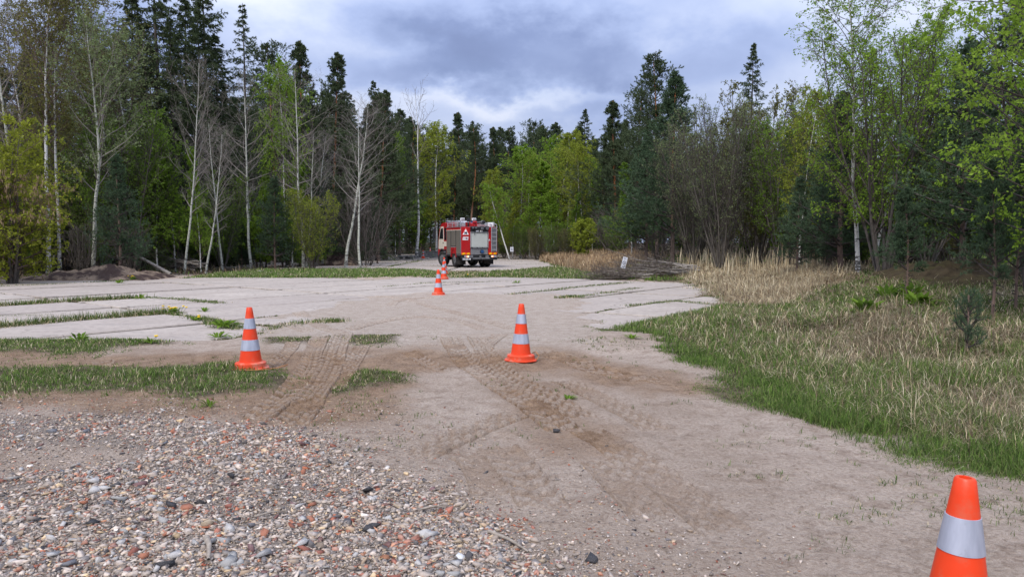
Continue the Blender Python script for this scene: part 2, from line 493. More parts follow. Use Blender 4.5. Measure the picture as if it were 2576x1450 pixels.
def masks(x, y):
    w = (fbm(x * 1.3, y * 1.3, 9) - 0.5)
    sk = np.maximum(sstep(-0.35, 0.35, sdist(P_SAND, x, y) + w * 1.4), 0.75 * sstep(-0.3, 0.3, sdist(P_SAND2, x, y) + w))
    dk = sstep(-0.5, 0.9, sdist(P_DUST, x, y) + w * 2.2)
    s1 = sstep(0.3, -0.2, -sdist(P_SLAB1, x, y) - 0.2)
    return sk, np.maximum(dk, s1 * 0.8), dk, s1
me = np_mesh("ground", np.stack([xf, yf, Z], 1), F4, smooth=True)
def fattr(me, nm, v):
    a = me.attributes.new(nm, 'FLOAT', 'POINT'); a.data.foreach_set('value', np.asarray(v, np.float32))
fattr(me, 'sand', sandk); fattr(me, 'grass', np.maximum(np.maximum(greenk * 0.9, rgk), 0.85 * sstep(0.3, 0.8, np.maximum(m_s1, m_s2)) * (1 - sstep(0.15, 0.6, dustc)))); fattr(me, 'grit', rubk); fattr(me, 'litter', litter)
fattr(me, 'dust', dustc)

def ground_mat(name, attrs=True, sandv=1.0):
    m, N = new_mat(name)
    p = N.n('ShaderNodeNewGeometry').outputs['Position']
    n1 = N.noise(p, 0.55, 6.0, 0.6); n2 = N.noise(p, 4.5, 6.0, 0.65); n3 = N.noise(p, 38.0, 5.0, 0.7); n4 = N.noise(p, 160.0, 3.0, 0.7)
    def A(nm, dv):
        if not attrs: return dv
        a = N.n('ShaderNodeAttribute'); a.attribute_name = nm; return a.outputs['Fac']
    base = N.mix(N.mapr(n1, 0.35, 0.65), (0.43, 0.335, 0.262), (0.56, 0.455, 0.372))
    base = N.mix(N.mapr(n2, 0.50, 0.72, 0, 0.75), base, (0.27, 0.19, 0.135))
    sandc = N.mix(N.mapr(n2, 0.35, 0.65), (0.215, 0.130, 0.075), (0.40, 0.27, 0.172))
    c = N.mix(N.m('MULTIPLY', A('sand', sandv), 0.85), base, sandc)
    dustc_ = N.mix(N.mapr(n2, 0.35, 0.7), (0.565, 0.48, 0.405), (0.44, 0.355, 0.285))
    c = N.mix(N.m('MULTIPLY', A('dust', 0.0), 0.85), c, dustc_)
    gr = N.mix(N.mapr(n3, 0.35, 0.65), (0.20, 0.165, 0.14), (0.38, 0.325, 0.28))
    c = N.mix(N.m('MULTIPLY', A('grit', 0.0), 0.85), c, gr)
    soil = N.mix(N.mapr(n2, 0.4, 0.65), (0.085, 0.065, 0.04), (0.19, 0.155, 0.09))
    gk = N.m('ADD', A('grass', 0.0), N.m('MULTIPLY', N.m('SUBTRACT', n2, 0.5), 1.2))
    c = N.mix(N.m('MULTIPLY', N.mapr(gk, 0.25, 0.8), A('grass', 0.0)), c, soil)
    lit = N.mix(N.mapr(n2, 0.35, 0.65), (0.05, 0.038, 0.025), (0.11, 0.08, 0.05))
    c = N.mix(A('litter', 0.0), c, lit)
    c = N.mix(N.mapr(n3, 0.42, 0.66, 0.0, 0.60), c, (0.50, 0.45, 0.40), 'MULTIPLY')
    c = N.mix(N.mapr(n4, 0.56, 0.70, 0.0, 0.55), c, (0.60, 0.56, 0.52))
    c = N.mix(N.mapr(n4, 0.44, 0.32, 0.0, 0.6), c, (0.40, 0.34, 0.30), 'MULTIPLY')
    n5 = N.noise(p, 14.0, 5.0, 0.7, 0.8)
    c = N.mix(N.mapr(n5, 0.52, 0.68, 0.0, 0.5), c, (0.52, 0.45, 0.39), 'MULTIPLY')
    hh = N.m('ADD', N.m('ADD', N.m('MULTIPLY', n3, 0.7), N.m('MULTIPLY', n5, 0.8)), N.m('ADD', N.m('MULTIPLY', n4, 0.30), N.m('MULTIPLY', n2, 0.6)))
    finish(N, pbsdf(N, c, 0.95, 0, bump(N, hh, 1.0, 0.045), 0.1))
    return m
M_GROUND = ground_mat("ground_dirt")
M_TRACK = M_GROUND
me.materials.append(M_GROUND)
tag(obj("ground", me), kind='structure')

# ---- tyre prints pressed into the soft ground: real relief, with the tread also in the colour
def track_mesh(T, w, k, idx):
    rng = np.random.default_rng(idx)
    n = len(T)
    tan = np.gradient(T, axis=0); tan /= np.linalg.norm(tan, axis=1)[:, None] + 1e-9
    nor = np.stack([-tan[:, 1], tan[:, 0]], 1)
    na = 23
    u = np.linspace(-1, 1, na)
    s = np.concatenate([[0], np.cumsum(np.linalg.norm(np.diff(T, axis=0), axis=1))])
    Lt = s[-1]
    S, Uu = np.meshgrid(s, u, indexing='ij')
    pos = T[:, None, :] + nor[:, None, :] * (u[None, :, None] * w / 2)
    px, py = pos[..., 0], pos[..., 1]
    rib = np.floor((Uu + 1) * 2.5)
    ph = S / 0.185 + (0.5 * (rib % 2) if idx % 2 == 0 else 0.75 * np.abs(Uu)) + 0.12 * np.sin(Uu * 9)
    lug = sstep(-0.25, 0.30, np.sin(2 * math.pi * ph) + 0.1)
    fr = np.abs(((Uu + 1) * 2.5) % 1.0 - 0.5)
    chan = 0.35 + 0.65 * sstep(0.5, 0.36, fr)
    nz = fbm(px * 6, py * 6, 31)
    wear = sstep(0.30, 0.52, fbm(px * 1.6, py * 1.6, 40 + idx))
    zz = 0.026 * k * lug * chan * (0.40 + 0.60 * wear) + 0.008 * (nz - 0.5)
    berm = 0.012 * k * np.exp(-((np.abs(Uu) - 0.86) / 0.09) ** 2)
    edge = sstep(1.0, 0.90, np.abs(Uu)) * sstep(0, 0.35, S) * sstep(Lt, Lt - 0.35, S)
    sk_, du_, dk_, s1_ = masks(px.ravel(), py.ravel())
    zb = zs(px.ravel(), py.ravel()).reshape(px.shape)
    z = zb + 0.003 + (zz + berm) * edge - 0.03 * (1 - edge)
    V = np.stack([px.ravel(), py.ravel(), z.ravel()], 1)
    jj = np.arange(n * na).reshape(n, na)
    F = np.stack([jj[:-1, :-1].ravel(), jj[1:, :-1].ravel(), jj[1:, 1:].ravel(), jj[:-1, 1:].ravel()], 1)[:, ::-1]
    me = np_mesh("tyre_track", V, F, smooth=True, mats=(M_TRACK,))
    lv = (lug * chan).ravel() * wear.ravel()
    fattr(me, 'sand', np.clip(sk_ * (1.05 - 0.5 * lv) + 0.6 * k * (1 - lv), 0, 1.18)); fattr(me, 'dust', du_ * (0.35 + 0.6 * lv)); fattr(me, 'grass', 0 * du_); fattr(me, 'grit', 0 * du_); fattr(me, 'litter', 0 * du_)  # tread contrast put into the colour: browner grooves, paler lug tops
    return me
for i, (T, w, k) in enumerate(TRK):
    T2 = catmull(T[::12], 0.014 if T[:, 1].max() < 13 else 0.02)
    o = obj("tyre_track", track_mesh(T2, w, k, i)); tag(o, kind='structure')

# ---- concrete slabs
m, N = new_mat("slab_concrete")
p = N.n('ShaderNodeNewGeometry').outputs['Position']
oi = N.n('ShaderNodeObjectInfo').outputs['Random']
n1 = N.noise(p, 0.8, 6.0, 0.6); n2 = N.noise(p, 7.0, 6.0, 0.65); n3 = N.noise(p, 45.0, 4.0, 0.7)
c = N.mix(N.mapr(n1, 0.3, 0.7), (0.385, 0.325, 0.272), (0.525, 0.455, 0.388))
c = N.mix(N.m('MULTIPLY', oi, 0.55), c, (0.36, 0.30, 0.26))
c = N.mix(N.mapr(n2, 0.47, 0.68, 0, 0.7), c, (0.25, 0.21, 0.185))
c = N.mix(N.mapr(n3, 0.4, 0.7, 0, 0.45), c, (0.26, 0.23, 0.21))
mpS = N.n('ShaderNodeMapping'); N.link(p, mpS.inputs[0]); mpS.inputs['Rotation'].default_value = (0, 0, -UA); mpS.inputs['Scale'].default_value = (0.5, 3.2, 1)
nS = N.noise(mpS.outputs[0], 1.0, 6.0, 0.65)
c = N.mix(N.mapr(nS, 0.52, 0.70, 0, 0.55), c, (0.20, 0.18, 0.17))
cr = N.n('ShaderNodeTexVoronoi', feature='DISTANCE_TO_EDGE'); cr.inputs['Scale'].default_value = 0.55
pv = N.n('ShaderNodeVectorMath', operation='ADD'); N.link(p, pv.inputs[0])
nc = N.n('ShaderNodeVectorMath', operation='SCALE'); N.link(N.noise(p, 2.0, 5.0, 0.6, 0, True), nc.inputs[0]); nc.inputs['Scale'].default_value = 0.6
N.link(nc.outputs[0], pv.inputs[1]); N.link(pv.outputs[0], cr.inputs['Vector'])
crk = N.mapr(cr.outputs['Distance'], 0.0, 0.010, 1.0, 0.0)
c = N.mix(N.m('MULTIPLY', crk, N.mapr(n1, 0.45, 0.6, 0, 0.8)), c, (0.10, 0.085, 0.07))
finish(N, pbsdf(N, c, 0.9, 0, bump(N, N.m('ADD', n2, N.m('MULTIPLY', n3, 0.6)), 0.6, 0.012), 0.15))
M_SLAB = m
pav = empty("concrete_pavement"); tag(pav, kind='structure')
def slab_mesh(L, Wd, seed):
    """a thick slab with chipped edges and worn corners"""
    rng = random.Random(seed)
    ring = []
    def edge(ax, ay, bx_, by_, n):
        for i in range(n):
            t = i / n; j = rng.uniform(0, 0.035) if i else rng.uniform(0.02, 0.10)
            x = ax + (bx_ - ax) * t; y = ay + (by_ - ay) * t
            ring.append((x * (1 - j / (L / 2)), y * (1 - j / (Wd / 2))))
    a, b = L / 2, Wd / 2
    edge(-a, -b, a, -b, 5); edge(a, -b, a, b, 3); edge(a, b, -a, b, 5); edge(-a, b, -a, -b, 3)
    n = len(ring)
    V = [(x * 0.994, y * 0.986, 0) for x, y in ring] + [(x, y, -0.02) for x, y in ring] + [(x, y, -0.18) for x, y in ring]
    F = []
    for k in (0, 1):
        for i in range(n):
            F.append(((k + 1) * n + i, (k + 1) * n + (i + 1) % n, k * n + (i + 1) % n, k * n + i))
    me = bpy.data.meshes.new("slab")
    me.from_pydata(V, [], F + [tuple(range(n))])
    me.materials.append(M_SLAB)
    return me
def lay(O, U, Vv, SLn, SWn, P, ang, ni, nj, stag, seed, n_mesh=5):
    rng = random.Random(seed)
    ms = [slab_mesh(SLn - 0.12, SWn - 0.13, seed + k) for k in range(n_mesh)]
    for j in range(-nj, nj):
        for i in range(-ni, ni):
            c = O + U * SLn * (i + 0.5 + (stag if j % 2 else 0)) + Vv * SWn * (j + 0.5)
            if sdist(P, np.array([c[0]]), np.array([c[1]]))[0] < -0.35: continue
            if c[1] < 10.7 or abs(c[0]) > c[1] * 0.85 + 4: continue
            o = obj("slab", rng.choice(ms), pav, (c[0], c[1], hz(c[0], c[1]) + rng.uniform(-0.008, 0.016)),
                    (rng.gauss(0, 0.0016), rng.gauss(0, 0.0016), ang + rng.gauss(0, 0.004)))
lay(O1, U1, V1, SL, SW, P_SLAB1, UA, 8, 14, 0.0, 3)
lay(O2, U2, V2, SL2, SW2, P_SLAB2, UA2, 22, 7, 0.0, 50)
# ================================================================== SHAPES FOR BUILT THINGS
def bm_box(bm, c, s, bev=0.0, rot=None, seg=1):
    M = Matrix.Translation(c) @ (rot if rot is not None else Matrix.Identity(4)) @ Matrix.Diagonal((s[0], s[1], s[2], 1))
    r = bmesh.ops.create_cube(bm, size=1.0, matrix=M)
    if bev > 0:
        es = set()
        for v in r['verts']:
            for e in v.link_edges: es.add(e)
        bmesh.ops.bevel(bm, geom=list(es), offset=bev, segments=seg, affect='EDGES', profile=0.6)
def bm_cyl(bm, c, r, l, axis='X', seg=20, r2=None, rot=None):
    Rm = {'X': Matrix.Rotation(math.pi / 2, 4, 'Y'), 'Y': Matrix.Rotation(math.pi / 2, 4, 'X'), 'Z': Matrix.Identity(4)}[axis]
    M = Matrix.Translation(c) @ (rot if rot is not None else Matrix.Identity(4)) @ Rm
    bmesh.ops.create_cone(bm, cap_ends=True, segments=seg, radius1=r, radius2=r if r2 is None else r2, depth=l, matrix=M)
def bm_bar(bm, a, b, r, seg=6):
    a = Vector(a); b = Vector(b); d = b - a
    M = Matrix.Translation((a + b) / 2) @ d.to_track_quat('Z', 'Y').to_matrix().to_4x4()
    bmesh.ops.create_cone(bm, cap_ends=True, segments=seg, radius1=r, radius2=r, depth=d.length, matrix=M)
def bm_lathe(bm, prof, seg=40, c=(0, 0, 0)):
    rings = []
    for r, z in prof:
        rings.append([bm.verts.new((c[0] + r * math.cos(2 * math.pi * i / seg), c[1] + r * math.sin(2 * math.pi * i / seg), c[2] + z)) for i in range(seg)])
    for a, b in zip(rings[:-1], rings[1:]):
        for i in range(seg):
            bm.faces.new((a[i], a[(i + 1) % seg], b[(i + 1) % seg], b[i]))
    return rings
def bm_prism(bm, pts, x0, x1, axis='X'):
    """extrude a (y,z) outline along x"""
    A = [bm.verts.new((x0, p[0], p[1])) for p in pts]; B = [bm.verts.new((x1, p[0], p[1])) for p in pts]
    n = len(pts)
    bm.faces.new(A[::-1]); bm.faces.new(B)
    for i in range(n):
        bm.faces.new((A[i], A[(i + 1) % n], B[(i + 1) % n], B[i]))
def bm_flat(bm, pts):
    bm.faces.new([bm.verts.new(p) for p in pts])
def part(name, parent, mat, fn, smooth=False):
    bm = bmesh.new(); fn(bm)
    bmesh.ops.recalc_face_normals(bm, faces=bm.faces)
    me = bpy.data.meshes.new(name); bm.to_mesh(me); bm.free()
    if smooth:
        me.polygons.foreach_set('use_smooth', [True] * len(me.polygons))
        me.set_sharp_from_angle(angle=R(35))
    me.materials.append(mat)
    return obj(name, me, parent)
def text_mesh(s, size, mat, bold=0.0, ext=0.002, xs=1.0):
    cu = bpy.data.curves.new('lettering', 'FONT'); cu.body = s; cu.size = size
    cu.align_x = 'CENTER'; cu.align_y = 'CENTER'; cu.extrude = ext; cu.offset = bold; cu.resolution_u = 3
    o = bpy.data.objects.new('lettering', cu); COL.objects.link(o)
    bpy.context.view_layer.update()
    me = bpy.data.meshes.new_from_object(o.evaluated_get(bpy.context.evaluated_depsgraph_get()))
    bpy.data.objects.remove(o, do_unlink=True)
    me.transform(Matrix.Diagonal((xs, 1, 1, 1)))
    me.materials.clear(); me.materials.append(mat)
    return me

# ================================================================== TRAFFIC CONES
M_ORANGE = simple("cone_plastic", (0.74, 0.048, 0.006), 0.45, 0, 0.10, 5.0, 0.05, 0.4, ((0.45, 0.16, 0.09), 6.0, 0.6))
M_ORBASE = simple("cone_foot_plastic", (0.66, 0.062, 0.018), 0.55, 0, 0.12, 8.0, 0.05, 0.3, ((0.42, 0.27, 0.19), 7.0, 0.85))
m, N = new_mat("reflective_film")
t = N.n('ShaderNodeTexCoord').outputs['Object']
st = N.n('ShaderNodeMapping'); N.link(t, st.inputs[0]); st.inputs['Scale'].default_value = (9, 9, 1.6)
c = N.mix(N.mapr(N.noise(st.outputs[0], 1.6, 4.0), 0.35, 0.65), (0.33, 0.35, 0.42), (0.50, 0.52, 0.60))
c = N.mix(N.mapr(N.noise(t, 16, 6.0, 0.7), 0.58, 0.74, 0, 0.55), c, (0.23, 0.21, 0.20))
finish(N, pbsdf(N, c, 0.42, 0.35, bump(N, N.noise(st.outputs[0], 3.0, 3.0), 0.15, 0.01), 0.5))
M_FILM = m
def cone_proto(H=0.76):
    root = empty("traffic_cone")
    rt, rb, zb = 0.034, 0.135, 0.085
    def rad(z): return rb + (rt - rb) * (z - zb) / (H - zb)
    def body(bm):
        prof = [(rb + 0.004, zb - 0.02)]
        for k in range(15):
            z = zb + (H - 0.006 - zb) * k / 14; prof.append((rad(z), z))
        prof += [(rt - 0.004, H), (rt - 0.014, H), (rt - 0.016, H - 0.03), (0.004, H - 0.032)]
        bm_lathe(bm, prof, 40)
    part("cone_body", root, M_ORANGE, body, True)
    for (f0, f1) in ((0.235, 0.43), (0.63, 0.82)):
        z0, z1 = zb + (H - zb) * (f0 - 0.02), zb + (H - zb) * (f1 - 0.02)
        def band(bm):
            bm_lathe(bm, [(rad(z0) - 0.001, z0), (rad(z0) + 0.003, z0 + 0.001), (rad((z0 + z1) / 2) + 0.003, (z0 + z1) / 2), (rad(z1) + 0.003, z1 - 0.001), (rad(z1) - 0.001, z1)], 40)
        part("reflective_band", root, M_FILM, band, True)
    def foot(bm):
        bm_lathe(bm, [(0.10, 0.088), (rb + 0.012, 0.086), (0.178, 0.078), (0.186, 0.070), (0.188, 0.03), (0.192, 0.018)], 40)
    part("collar", root, M_ORBASE, foot, True)
    def flange(bm):
        n = 8
        ring = [(0.232 * math.cos(math.pi / 8 + 2 * math.pi * i / n), 0.232 * math.sin(math.pi / 8 + 2 * math.pi * i / n)) for i in range(n)]
        A = [bm.verts.new((x, y, 0.0)) for x, y in ring]; B = [bm.verts.new((x, y, 0.012)) for x, y in ring]
        Cc = [bm.verts.new((x * 0.80, y * 0.80, 0.022)) for x, y in ring]
        for a, b in ((A, B), (B, Cc)):
            for i in range(n): bm.faces.new((a[i], a[(i + 1) % n], b[(i + 1) % n], b[i]))
        bm.faces.new(Cc); bm.faces.new(A[::-1])
    part("base_plate", root, M_ORBASE, flange)
    return root
def copy_tree(o, parent=None):
    c = o.copy(); COL.objects.link(c); c.parent = parent
    for ch in list(o.children):
        copy_tree(ch, c)
    return c
CONES = [  # photo pixel of the base, height factor, lean, label
    (631, 931, None, 1.0, (0, 0), "orange cone with two silver bands beside the left grass strip"),
    (1310, 907, None, 1.0, (0.012, 0), "orange cone with dusty silver bands on the churned sand right of centre"),
    (1103, 743, None, 1.0, (0, 0), "orange cone on the concrete, nearest of the line leading to the truck"),
    (1116.5, 702, None, 1.0, (0, -0.01), "orange cone half hidden behind the nearest cone of the line to the truck"),
    (1120, 690, None, 0.85, (0, 0), "orange cone mostly hidden, only its foot showing right of the cone before it"),
    (1118, 677, None, 0.9, (0, 0.02), "small orange cone in the line, closest to the truck's rear wheel"),
    (1064.5, 651, None, 1.0, (0, 0.01), "left one of two far orange cones beyond the truck"),
    (1082.5, 645, None, 1.0, (0, -0.09), "right one of two far orange cones, tilted, left of the truck's cab"),
    (2425, 0, 2.5, 1.0, (0, -0.035), "large orange cone cut off by the lower right corner of the picture"),
]
proto = cone_proto()
for i, (px, py, dist, sc, lean, lab) in enumerate(CONES):
    o = proto if i == 0 else copy_tree(proto)
    if dist: x, y = 1.60, dist
    else: x, y = gnd(px, py)
    z = 0.018 if 1 <= i <= 7 else 0.01
    if i == 0: z = 0.03
    if i == 1: z = 0.012
    if i == 8: z = 0.0
    o.location = (x, y, hz(x, y) + z); o.scale = (sc, sc, sc)
    o.rotation_euler = (lean[0], -lean[1], 0.39 + i * 1.1)
    if i == 8: o.rotation_euler = (0.0, 0.035, 0.5)
    tag(o, lab, "traffic cone", "traffic cones marking the driving course")

# ================================================================== FIRE TRUCK
M_RED = simple("truck_red_paint", (0.40, 0.010, 0.014), 0.30, 0, 0.10, 3.0, 0, 0.5, ((0.30, 0.06, 0.05), 2.2, 0.35))
M_CREAM = simple("truck_cream_paint", (0.66, 0.60, 0.50), 0.35, 0, 0.08, 3.0, 0, 0.5)
M_SHUT = simple("shutter_champagne", (0.25, 0.225, 0.19), 0.45, 0.35, 0.08, 3.0, 0, 0.4)
M_SHUTW = simple("shutter_silver", (0.58, 0.60, 0.56), 0.45, 0.25, 0.06, 3.0, 0, 0.4)
M_ALU = simple("aluminium", (0.50, 0.51, 0.53), 0.4, 0.6, 0.15, 8.0, 0, 0.5)
M_TREAD = simple("tread_plate", (0.26, 0.26, 0.27), 0.5, 0.5, 0.5, 30.0, 0.6, 0.5)
M_BLACK = simple("black_plastic", (0.022, 0.023, 0.026), 0.55, 0, 0.2, 6.0, 0, 0.3)
M_RUB = simple("tyre_rubber", (0.028, 0.027, 0.027), 0.85, 0, 0.25, 8.0, 0.2, 0.2, ((0.12, 0.10, 0.085), 5.0, 0.4))
M_GLASS = simple("dark_glass", (0.012, 0.014, 0.018), 0.08, 0, 0.1, 2.0, 0, 0.7)
M_WHITE = simple("white_plastic", (0.78, 0.78, 0.78), 0.4, 0, 0.05, 4.0)
M_RIM = simple("wheel_steel", (0.20, 0.20, 0.21), 0.5, 0.5, 0.2, 8.0)
M_SIGNRED = simple("sign_red", (0.62, 0.03, 0.03), 0.4, 0, 0.05)
M_INK = simple("dark_ink", (0.02, 0.025, 0.06), 0.5, 0, 0.05)
M_INKR = simple("plum_ink", (0.16, 0.02, 0.07), 0.5, 0, 0.05)
M_STRO = simple("reflector_orange", (0.85, 0.13, 0.015), 0.35, 0, 0.05)
M_STRY = simple("reflector_amber", (0.85, 0.42, 0.01), 0.35, 0, 0.05)
M_BLUE = simple("coupling_blue", (0.03, 0.09, 0.22), 0.35, 0.2, 0.2)
M_LAMP = glow("lit_tail_lamp", (1.0, 0.16, 0.05), 2.2)
M_LAMPC = glow("lit_lamp_core", (1.0, 0.72, 0.42), 3.5)
M_LENS = simple("lamp_lens", (0.33, 0.30, 0.32), 0.25, 0, 0.1, 10.0, 0, 0.6)

tx, ty = gnd(1206, 673.0)
truck = empty("fire_truck", (tx, ty, hz(tx, ty) + 0.012), R(23.0))
tag(truck, "red and cream fire truck seen from behind, its rear lamps lit", "fire truck")
def P(name, mat, fn, parent=None, smooth=False): return part(name, parent or truck, mat, fn, smooth)
BL = 2.9     # body length
body = P("body", M_RED, lambda b: (bm_box(b, (-0.89, BL / 2, 1.675), (0.62, BL, 1.65), 0.02), bm_box(b, (0.89, BL / 2, 1.675), (0.62, BL, 1.65), 0.02),
                                   bm_box(b, (0, BL / 2 + 0.06, 1.62), (1.2, BL - 0.12, 1.5), 0.0)))
P("roof_edge", M_ALU, lambda b: (bm_box(b, (-1.19, BL / 2, 2.515), (0.06, BL, 0.035)), bm_box(b, (1.19, BL / 2, 2.515), (0.06, BL, 0.035))), body)
P("corner_post", M_ALU, lambda b: bm_box(b, (-1.204, 0.03, 1.66), (0.02, 0.05, 1.62)), body)
# side roller shutters with their slats
def shutter_side(y0, y1, z0, z1, side):
    fr = P("side_shutter", M_SHUT, lambda b: bm_box(b, (side * 1.205, (y0 + y1) / 2, (z0 + z1) / 2), (0.014, y1 - y0 - 0.05, z1 - z0)))
    def slats(b):
        n = int((z1 - z0) / 0.045)
        for k in range(n):
            bm_box(b, (side * 1.215, (y0 + y1) / 2, z0 + (k + 0.5) * (z1 - z0) / n), (0.008, y1 - y0 - 0.075, (z1 - z0) / n * 0.82))
    s = P("slats", M_SHUT, slats, fr); s['kind'] = 'stuff'
    P("shutter_frame", M_BLACK, lambda b: (bm_box(b, (side * 1.212, y0, (z0 + z1) / 2), (0.028, 0.035, z1 - z0 + 0.04)), bm_box(b, (side * 1.212, (y0 + y1) / 2, z0 - 0.02), (0.028, y1 - y0 - 0.036, 0.04))), fr)
for sd_ in (-1, 1):
    shutter_side(0.06, 0.92, 0.86, 2.30, sd_)
    shutter_side(0.94, 1.90, 1.34, 2.30, sd_)
    shutter_side(1.92, 2.84, 0.86, 2.30, sd_)
P("side_rail", M_CREAM, lambda b: (bm_box(b, (-1.212, BL / 2, 2.325), (0.03, BL, 0.04)), bm_box(b, (1.212, BL / 2, 2.325), (0.03, BL, 0.04))))
P("step_box", M_BLACK, lambda b: (bm_box(b, (-1.13, 0.45, 0.76), (0.18, 0.8, 0.14), 0.01), bm_box(b, (-1.13, 2.35, 0.76), (0.18, 0.9, 0.14), 0.01), bm_box(b, (1.13, 0.45, 0.76), (0.18, 0.8, 0.14), 0.01), bm_box(b, (1.13, 2.35, 0.76), (0.18, 0.9, 0.14), 0.01)))
P("step_edge", M_ALU, lambda b: (bm_box(b, (-1.228, 0.45, 0.81), (0.02, 0.8, 0.025)), bm_box(b, (-1.228, 2.35, 0.81), (0.02, 0.9, 0.025)), bm_box(b, (-1.222, 1.42, 1.27), (0.03, 0.9, 0.05))))
# wheel arches
def arch(sd_):
    def f(b):
        pts = []
        for k in range(13):
            a = math.pi * k / 12; pts.append((1.42 + 0.60 * math.cos(a), 0.62 + 0.60 * math.sin(a)))
        outer = [(1.42 + 0.50, 1.24), (1.42 + 0.50, 0.70)]
        ring = [(1.92, 0.62), (1.92, 1.28), (0.92, 1.28), (0.92, 0.62)]
        inner = [(1.42 + 0.44 * math.cos(math.pi * k / 12), 0.64 + 0.46 * math.sin(math.pi * k / 12)) for k in range(13)]
        prof = [(1.92, 0.64), (1.92, 1.28), (0.92, 1.28), (0.92, 0.64)] + inner[::-1]
        x0, x1 = (-1.235, -1.10) if sd_ < 0 else (1.10, 1.235)
        A = [b.verts.new((x0, p[0], p[1])) for p in prof]; B = [b.verts.new((x1, p[0], p[1])) for p in prof]
        n = len(prof)
        for i in range(n): b.faces.new((A[i], A[(i + 1) % n], B[(i + 1) % n], B[i]))
        # split the concave face in strips
        m_ = len(inner)
        for S_ in (A, B):
            tr, tl = S_[1], S_[2]
            inn = S_[4:]
            for i in range(m_ - 1):
                mid = tl if i < m_ // 2 else tr
                b.faces.new((inn[i], inn[i + 1], mid))
            b.faces.new((inn[m_ // 2], tr, tl)); b.faces.new((S_[3], inn[0], tl)); b.faces.new((S_[0], inn[-1], tr))
    P("wheel_arch", M_RED, f)
arch(-1); arch(1)
# rear face
P("rear_recess", M_BLACK, lambda b: bm_box(b, (0.3, 0.03, 2.33), (1.74, 0.05, 0.36)))
rsh = P("rear_shutter", M_SHUTW, lambda b: bm_box(b, (0.0, 0.04, 1.71), (1.10, 0.03, 0.92)))
def rslat(b):
    for k in range(24): bm_box(b, (0.0, 0.022, 1.27 + (k + 0.5) * 0.0375), (1.08, 0.01, 0.030))
s = P("slats", M_SHUTW, rslat, rsh); s['kind'] = 'stuff'
P("shutter_frame", M_ALU, lambda b: (bm_box(b, (-0.578, 0.0, 1.71), (0.03, 0.06, 0.98)), bm_box(b, (0.578, 0.0, 1.71), (0.03, 0.06, 0.98)), bm_box(b, (0, 0.0, 2.185), (1.126, 0.06, 0.03))), rsh)
P("handle_bar", M_BLACK, lambda b: bm_box(b, (0, -0.02, 1.225), (1.10, 0.06, 0.06), 0.01), rsh)
P("handle_strip", M_ALU, lambda b: [bm_box(b, (x, -0.055, 1.232), (0.26, 0.012, 0.022)) for x in (-0.32, 0.02, 0.34)], rsh)
P("pump_panel", M_TREAD, lambda b: bm_box(b, (0, 0.02, 0.995), (1.13, 0.03, 0.39), 0.004))
cp = P("hose_coupling", M_BLUE, lambda b: (bm_cyl(b, (0.17, -0.05, 0.985), 0.105, 0.12, 'Y', 20), bm_cyl(b, (0.17, -0.12, 0.985), 0.07, 0.05, 'Y', 16)), None, True)
P("coupling_ring", M_BLACK, lambda b: bm_cyl(b, (0.17, 0.0, 0.985), 0.125, 0.05, 'Y', 20), cp, True)
# M triangle plate
def tri(b, cx, cz, w, hh, y):
    bm_prism_y(b, [(cx - w / 2, cz), (cx + w / 2, cz), (cx, cz + hh)], y - 0.008, y)
def bm_prism_y(b, pts, y0, y1):
    A = [b.verts.new((p[0], y0, p[1])) for p in pts]; B = [b.verts.new((p[0], y1, p[1])) for p in pts]
    n = len(pts); b.faces.new(A); b.faces.new(B[::-1])
    for i in range(n): b.faces.new((A[i], A[(i + 1) % n], B[(i + 1) % n], B[i]))
ms = P("training_sign", M_SIGNRED, lambda b: tri(b, -0.895, 1.985, 0.56, 0.50, -0.004)); ms['label'] = "red bordered white triangle sign with letter M"
P("sign_face", M_WHITE, lambda b: tri(b, -0.895, 2.03, 0.40, 0.36, -0.013), ms)
o = obj("lettering", text_mesh("M", 0.235, M_INK, 0.006), ms, (-0.895, -0.0235, 2.125), (math.pi / 2, 0, 0))
st_ = P("emergency_number_plate", M_WHITE, lambda b: bm_prism_y(b, [(-1.10, 1.70), (-0.745, 1.70), (-0.715, 1.90), (-1.07, 1.90)], -0.012, -0.002)); st_['label'] = "white slanted sticker with the number 112"
obj("lettering", text_mesh("112", 0.155, M_INKR, 0.004), st_, (-0.955, -0.0145, 1.80), (math.pi / 2, 0, 0))
P("sticker_mark", M_INKR, lambda b: (bm_box(b, (-0.815, -0.0145, 1.80), (0.075, 0.003, 0.09), 0, Matrix.Rotation(R(12), 4, 'Y'))), st_)
P("small_warning_triangle", M_WHITE, lambda b: tri(b, 0.665, 1.66, 0.12, 0.11, -0.004))
P("sticker_mark", M_INK, lambda b: bm_box(b, (0.665, -0.0145, 1.69), (0.035, 0.003, 0.04)), truck.children[-1])
P("white_marker", M_WHITE, lambda b: (bm_box(b, (-0.14, -0.012, 2.255), (0.17, 0.02, 0.08)), bm_box(b, (0.13, -0.012, 2.255), (0.17, 0.02, 0.08))))
for (x0, x1) in ((-1.17, -0.60), (0.62, 1.16)):
    rs = P("reflector_strip", M_STRO, lambda b: bm_box(b, ((x0 + x1) / 2, -0.006, 0.865), (x1 - x0, 0.012, 0.125)))
    def st2(b):
        for xc in (x0 + 0.13, x1 - 0.13):
            bm_prism_y(b, [(xc - 0.10, 0.807), (xc + 0.05, 0.807), (xc + 0.10, 0.923), (xc - 0.05, 0.923)], -0.016, -0.0125)
    P("amber_band", M_STRY, st2, rs)
